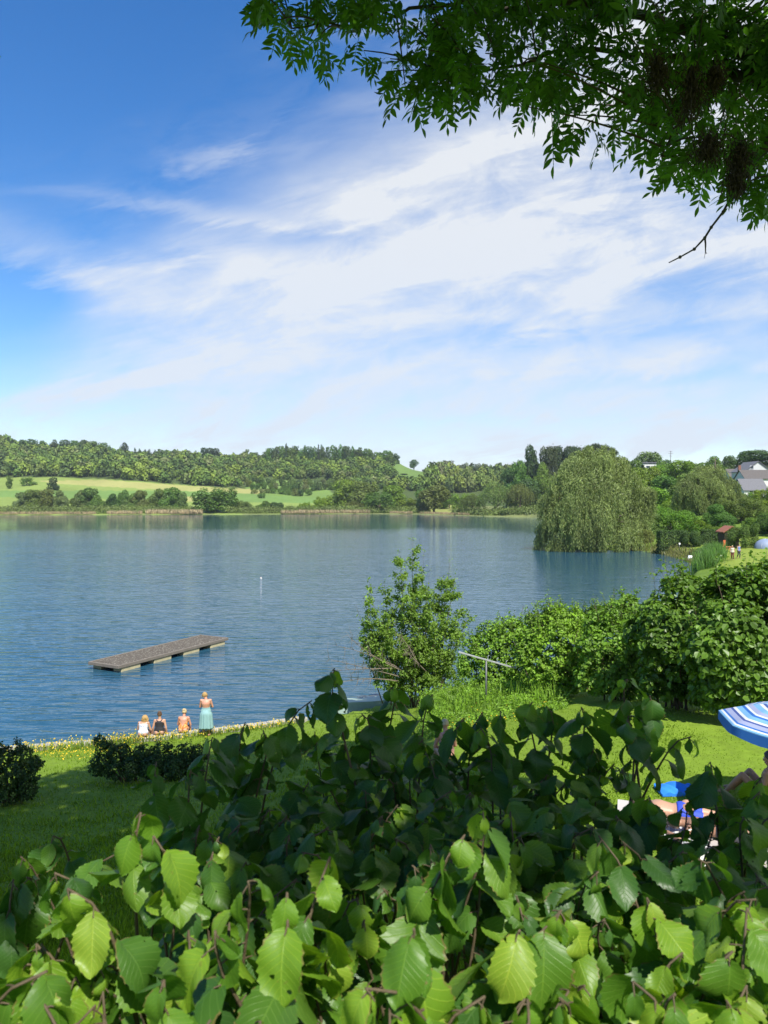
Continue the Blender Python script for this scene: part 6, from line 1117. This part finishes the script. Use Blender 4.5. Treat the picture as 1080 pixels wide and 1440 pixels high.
    for g in range(5):
        b0 = np.array([cx[g], 1.45, h1(cx[g], 1.45)]); r = empty('hazel_bush', b0, 0, labels[g], 'bush', None)
        for q in range(11):
            e = np.array([cx[g]+rg.normal()*.22, rg.uniform(.8, 2.2), rg.uniform(7.85, 8.15)]); ST[g].tube(bez(b0+[rg.normal()*.06, rg.normal()*.06, -.05], (b0+e)/2+[0, 0, .15], e, 9), np.linspace(.014, .005, 9), 6)
        a = [np.array(v) for v in LV[g]]; lit_yg = a[7].astype(bool); V, F, uv = hazel_leaves(*[q[~lit_yg] for q in a[:7]], rg); MB().add(V-b0, F, 0, uv).build('leaves', M_HAZEL, r); V, F, uv = hazel_leaves(*[q[lit_yg] for q in a[:7]], rg); MB().add(V-b0, F, 0, uv).build('lit_young_leaves', M_LIT_YOUNG, r); st = ST[g]; st.v = [v-b0 for v in st.v]; st.build('stems', M_TWIG, r)
M_TWIG = simple('reddish_hazel_twig', (.085, .062, .032), .75, .4, 60, .3)
front_hedge()

# ------------------------------------------------------------ the ash tree overhead
def ash():
    rg = np.random.default_rng(55); bx, by = 5.2, -.6; bz = h1(bx, by)-.1; r = empty('ash_tree', (bx, by, bz), 0, 'ash tree whose leafy boughs hang into the top right of the view', 'tree'); o = np.array([bx, by, bz]); tb = MB(); sb = MB()
    trunk = bez((bx, by, bz), (bx-.2, by+.1, 11.5), (bx-.7, by+1.2, 16), 12); tb.tube(trunk-o, np.linspace(.30, .15, 12), 12); limbs = []
    def limb(a, c, e, r0, r1, n=14):
        P = bez(a, c, e, n); P += rg.normal(size=P.shape)*.02*(np.linspace(0, 1, n)*(1-np.linspace(0, 1, n))*4)[:, None]; tb.tube(P-o, np.linspace(r0, r1, n), 8); limbs.append(P); return P
    A = at_y(1190, 130, 4.2); limb(trunk[5], (A+trunk[5])/2+[0, .6, .3], A, .13, .065); limb(A, at_y(1060, 100, 4.4), at_y(905, 75, 4.7), .060, .016); limb(at_y(1120, 112, 4.3), at_y(900, -20, 4.6), at_y(640, 20, 4.9), .045, .010); limb(at_y(1140, 120, 4.25), at_y(1085, 180, 4.2), at_y(1030, 275, 4.1), .040, .012)
    limb(at_y(900, 76, 4.7), at_y(800, 60, 4.8), at_y(650, 110, 5.0), .018, .006); limb(at_y(760, -10, 4.8), at_y(560, 10, 5.), at_y(410, 40, 5.1), .016, .005); limb(at_y(1000, 88, 4.5), at_y(960, 150, 4.4), at_y(930, 220, 4.3), .014, .005)
    for e in ((-3, 3.5, 15), (2, 6.5, 18), (-1, 2.5, 18), (4, 4, 20), (-4.5, 5.5, 17), (.5, 1.5, 13.2), (1.5, 8, 19.5), (-1.2, .4, 12.6), (6, 1, 18)): limb(trunk[rg.integers(6, 11)], (np.array(e)+trunk[8])/2+[0, 0, 1.], np.array(e, float), .12, .02)
    allp = np.concatenate(limbs)
    mask = [(352, -80), (360, 18), (392, 55), (432, 92), (470, 76), (510, 78), (548, 128), (590, 142), (640, 132), (690, 142), (742, 168), (772, 158), (808, 172), (846, 112), (880, 145), (896, 196), (926, 228), (970, 252), (1005, 240), (1045, 246), (1072, 285), (1150, 320), (1200, -80)]
    Lf = dict(P=[], D=[], N=[], s=[])
    def cluster(c, n, s, spread=.16):
        k = np.argmin(np.linalg.norm(allp-c, axis=1)+.5*np.maximum(0, c[2]-allp[:, 2])); q = allp[k]; v = q-c; L = np.linalg.norm(v); st = c+v*min(1, .9/max(L, 1e-6)) if L > .9 else q; tb.tube(bez(st-o, (st+c)/2-o+[0, 0, .05], c-o, 6), np.linspace(.0075, .003, 6), 5)
        for i in range(n):
            t = rg.random(); b = c+(st-c)*t*.55+rg.normal(size=3)*.012; d = unit(rg.normal(size=3)*[1, 1, .45]+[0, 0, -.75]); Lf['P'].append(b); Lf['D'].append(d); Lf['N'].append(unit(rg.normal(size=3)*.5+[0, 0, 1]+d*[.6, .6, 0])); Lf['s'].append(s*rg.uniform(.75, 1.15))
    k = 0
    while k < 200:
        px = rg.uniform(350, 1190); py = rg.uniform(-75, 300)
        if not in_poly(np.array([px]), np.array([py]), mask)[0]: continue
        # leave a few loose places where the sky comes through
        if px < 600 and rg.random() < .42: continue
        if any(math.hypot((px-a)/c, (py-b)/d) < 1 and rg.random() < .8 for a, b, c, d in ((705, 40, 22, 30), (910, 60, 18, 16), (1035, 150, 30, 20), (830, 120, 20, 22), (560, 20, 18, 16), (970, 45, 16, 14))): continue
        cluster(at_y(px, py, rg.uniform(3.7, 5.6)), int(rg.integers(5, 9)), rg.uniform(.9, 1.1)); k += 1
    for px, py in ((366, 8), (392, 50), (432, 85), (452, 70), (548, 122), (575, 138), (612, 142), (630, 138), (742, 172), (806, 170), (742, 165), (895, 190), (905, 212), (925, 232), (975, 258), (1062, 285), (1076, 292), (500, 72), (690, 140), (655, 132)): cluster(at_y(px, py-22, rg.uniform(4., 4.8)), 4, 1.02)
    P, D, Nn, s = [np.array(Lf[k_]) for k_ in 'PDNs']; S = unit(np.cross(D, Nn)); Nn = np.cross(S, D); lv = MB(); npair = 5; Lr = .26*s
    # rachis as a thin tapering strip, then five pairs of leaflets and a terminal one
    bow = lambda t: P+D*(Lr*t)[:, None]+np.array([0, 0, -1.])*(Lr*.16*t*t)[:, None]; wr = (.0022*s)[:, None]
    for k in range(4):
        a, b = bow(k/4*.8), bow((k+1)/4*.8); V = np.stack([a-S*wr, a+S*wr, b+S*wr*.8, b-S*wr*.8], 1).reshape(-1, 3); lv.add(V, np.arange(len(P)*4).reshape(-1, 4), 0, smooth=False)
    for k in range(npair+1):
        t = .26+.54*k/npair
        for sg in ((-1, 1) if k < npair else (0,)):
            b = bow(t); dd = unit(S*sg*.95+D*(.62 if sg else 1)+rg.normal(size=P.shape)*.14+np.array([0, 0, -.12])); n2 = unit(Nn+rg.normal(size=P.shape)*.28); L = .066*s*(.8+.35*math.sin(math.pi*(k+.8)/(npair+1.4)))*(.85+.3*rg.random(len(P))); d1 = unit(dd); S1 = unit(np.cross(d1, n2)); U1 = np.cross(S1, d1); W = L*.34; row = []
            for uu, ww, zz in ((0, .06, 0), (.18, .62, .02), (.42, 1, .02), (.68, .8, -.01), (.88, .34, -.06), (1., .0, -.11)):
                c = b+d1*(L*uu)[:, None]+U1*(L*zz)[:, None]; row.append([c-S1*(W*ww*.5)[:, None]+U1*(W*ww*.12)[:, None], c, c+S1*(W*ww*.5)[:, None]+U1*(W*ww*.12)[:, None]])
            V = np.stack([np.stack(q, 1) for q in row], 1).reshape(-1, 3); F = np.array([[i*3+j, i*3+j+1, (i+1)*3+j+1, (i+1)*3+j] for i in range(5) for j in range(2)]); lv.add(V, (np.arange(len(P))[:, None, None]*18+F[None]).reshape(-1, 4), 0)
    # unseen rest of the crown, its leaves placed and culled to shape the shade
    n = 36000; q = rg.normal(size=(n, 3)); q = unit(q)*(rg.random((n, 1))**.35); C = np.array([.0, 5.6, 17.4])+q*[7.4, 6.8, 5.6]; n2 = 15000; C2 = np.column_stack([rg.uniform(-2.6, 3.2, n2), rg.uniform(-.7, 2.4, n2), rg.uniform(11.6, 13.6, n2)]); C = np.vstack([C, C2]); px, py = to_px(C); mg = FPX*.36/np.maximum(C[:, 1], .4); vis = (C[:, 1] > .1) & (px > -mg) & (px < 1080+mg) & (py > -mg); keep = ~vis
    def shadow(z): t = (C[:, 2]-z)/TO_SUN[2]; return C[:, 0]-TO_SUN[0]*t, C[:, 1]-TO_SUN[1]*t
    sx, sy = shadow(8.6); keep &= ~((sy < 1.22+.10*np.sin(sx*9)) & (sy > -3)) | (rg.random(len(C)) < .03); keep &= ~((sx > .55) & (sx < 1.1) & (sy > 1.75) & (sy < 2.3))
    sx, sy = shadow(4.3); keep &= ~((sx > 2.6) & (sy > 8.8)); sx, sy = shadow(1.1); keep &= ~(sy > 24.0+.25*np.sin(sx*2)); sx, sy = shadow(2.6); keep &= ~((sx > 1.2) & (sy > 16))
    g = .75+.25*np.sin(C[:, 0]*1.9+1)*np.sin(C[:, 1]*2.1)*np.sin(C[:, 2]*1.7); keep &= rg.random(len(C)) < g; C = C[keep]; m = len(C); N1 = unit(rg.normal(size=(m, 3))*.5+[0, 0, 1]); V, F = leaves_at(C, np.cross(N1, rg.normal(size=(m, 3))), N1, .30*(.7+.6*rg.random(m)), .20, shape='hex'); lv.add(V, F, 0, smooth=False); lv.v = [v-o for v in lv.v]
    lv.build('leaves', foliage('ash_leaves', (.075, .165, .030), .52, warm=(1.3, 1.25, .8), dark=.75, light=1.25, clump=1.2, rough=.45, tcol=(1.2, 1.5, .45)), r)
    tb.build('boughs', simple('ash_bark', (.060, .050, .040), .9, .35, 12, .6), r)
    # dead twig that hangs free below the leaves
    Y = 4.05; tw = MB(); pts = np.array([at_y(px, py, Y) for px, py in ((1032, 270), (1018, 298), (1003, 318), (992, 334), (976, 351), (957, 362), (940, 370))]); pts += rg.normal(size=pts.shape)*.003; tw.tube(pts-o, [.0075, .0068, .0060, .0062, .0050, .0042, .0030], 6); j = pts[3]-o; tw.tube([j, j+[.004, 0, -.03], j+[.006, .004, -.075]], [.006, .005, .003], 5)
    for k in range(1, 6): tw.ball(pts[k]-o, .0095, 8, 6)
    for k in range(5): e = j+[.006, .004, -.07]; tw.tube([e, e+rg.normal(size=3)*.008+[0, 0, -.016]], [.0016, .0008], 4)
    tw.build('dead_twig', simple('dead_twig', (.05, .042, .036), .9, .3, 30), r)
    # bunches of old seed keys
    for px, py, w, h_ in ((925, 102, .10, .16), (972, 130, .12, .26), (996, 208, .12, .13), (1040, 222, .10, .14), (1036, 252, .08, .12), (1006, 108, .08, .10)):
        c = at_y(px, py, 3.6); m = 420; q = rg.normal(size=(m, 3))*[w*.31, w*.31, h_*.31]; Pk = c+q; Dk = unit(rg.normal(size=(m, 3))*.45+[0, 0, -1]); V, F = leaves_at(Pk, Dk, rg.normal(size=(m, 3)), .030, .0075); kb = MB().add(V-o, F, smooth=False)
        for i in range(170): kb.tube([c-o+[0, 0, h_*.5], c-o+q[i]*.5, c-o+q[i]], [.003, .002, .001], 4)
        kb.build('seed_bunch', M_KEYS, r)
M_KEYS = simple('dry_seed_keys', (.035, .024, .017), .9, .4, 40)
ash()
# ------------------------------------------------------------ summer haze over the far hills
def haze():
    m = bpy.data.materials.new('haze'); m.use_nodes = True; nt = m.node_tree; nt.nodes.clear(); o = nt.nodes.new('ShaderNodeOutputMaterial'); v = nt.nodes.new('ShaderNodeVolumePrincipled'); v.inputs['Color'].default_value = (.80, .88, 1, 1); v.inputs['Density'].default_value = .00012; v.inputs['Anisotropy'].default_value = .2; nt.links.new(v.outputs[0], o.inputs['Volume'])
    tag(MB().box((0, 0, 75), (3400, 3400, 160)).build('haze', m), kind='stuff')
haze()
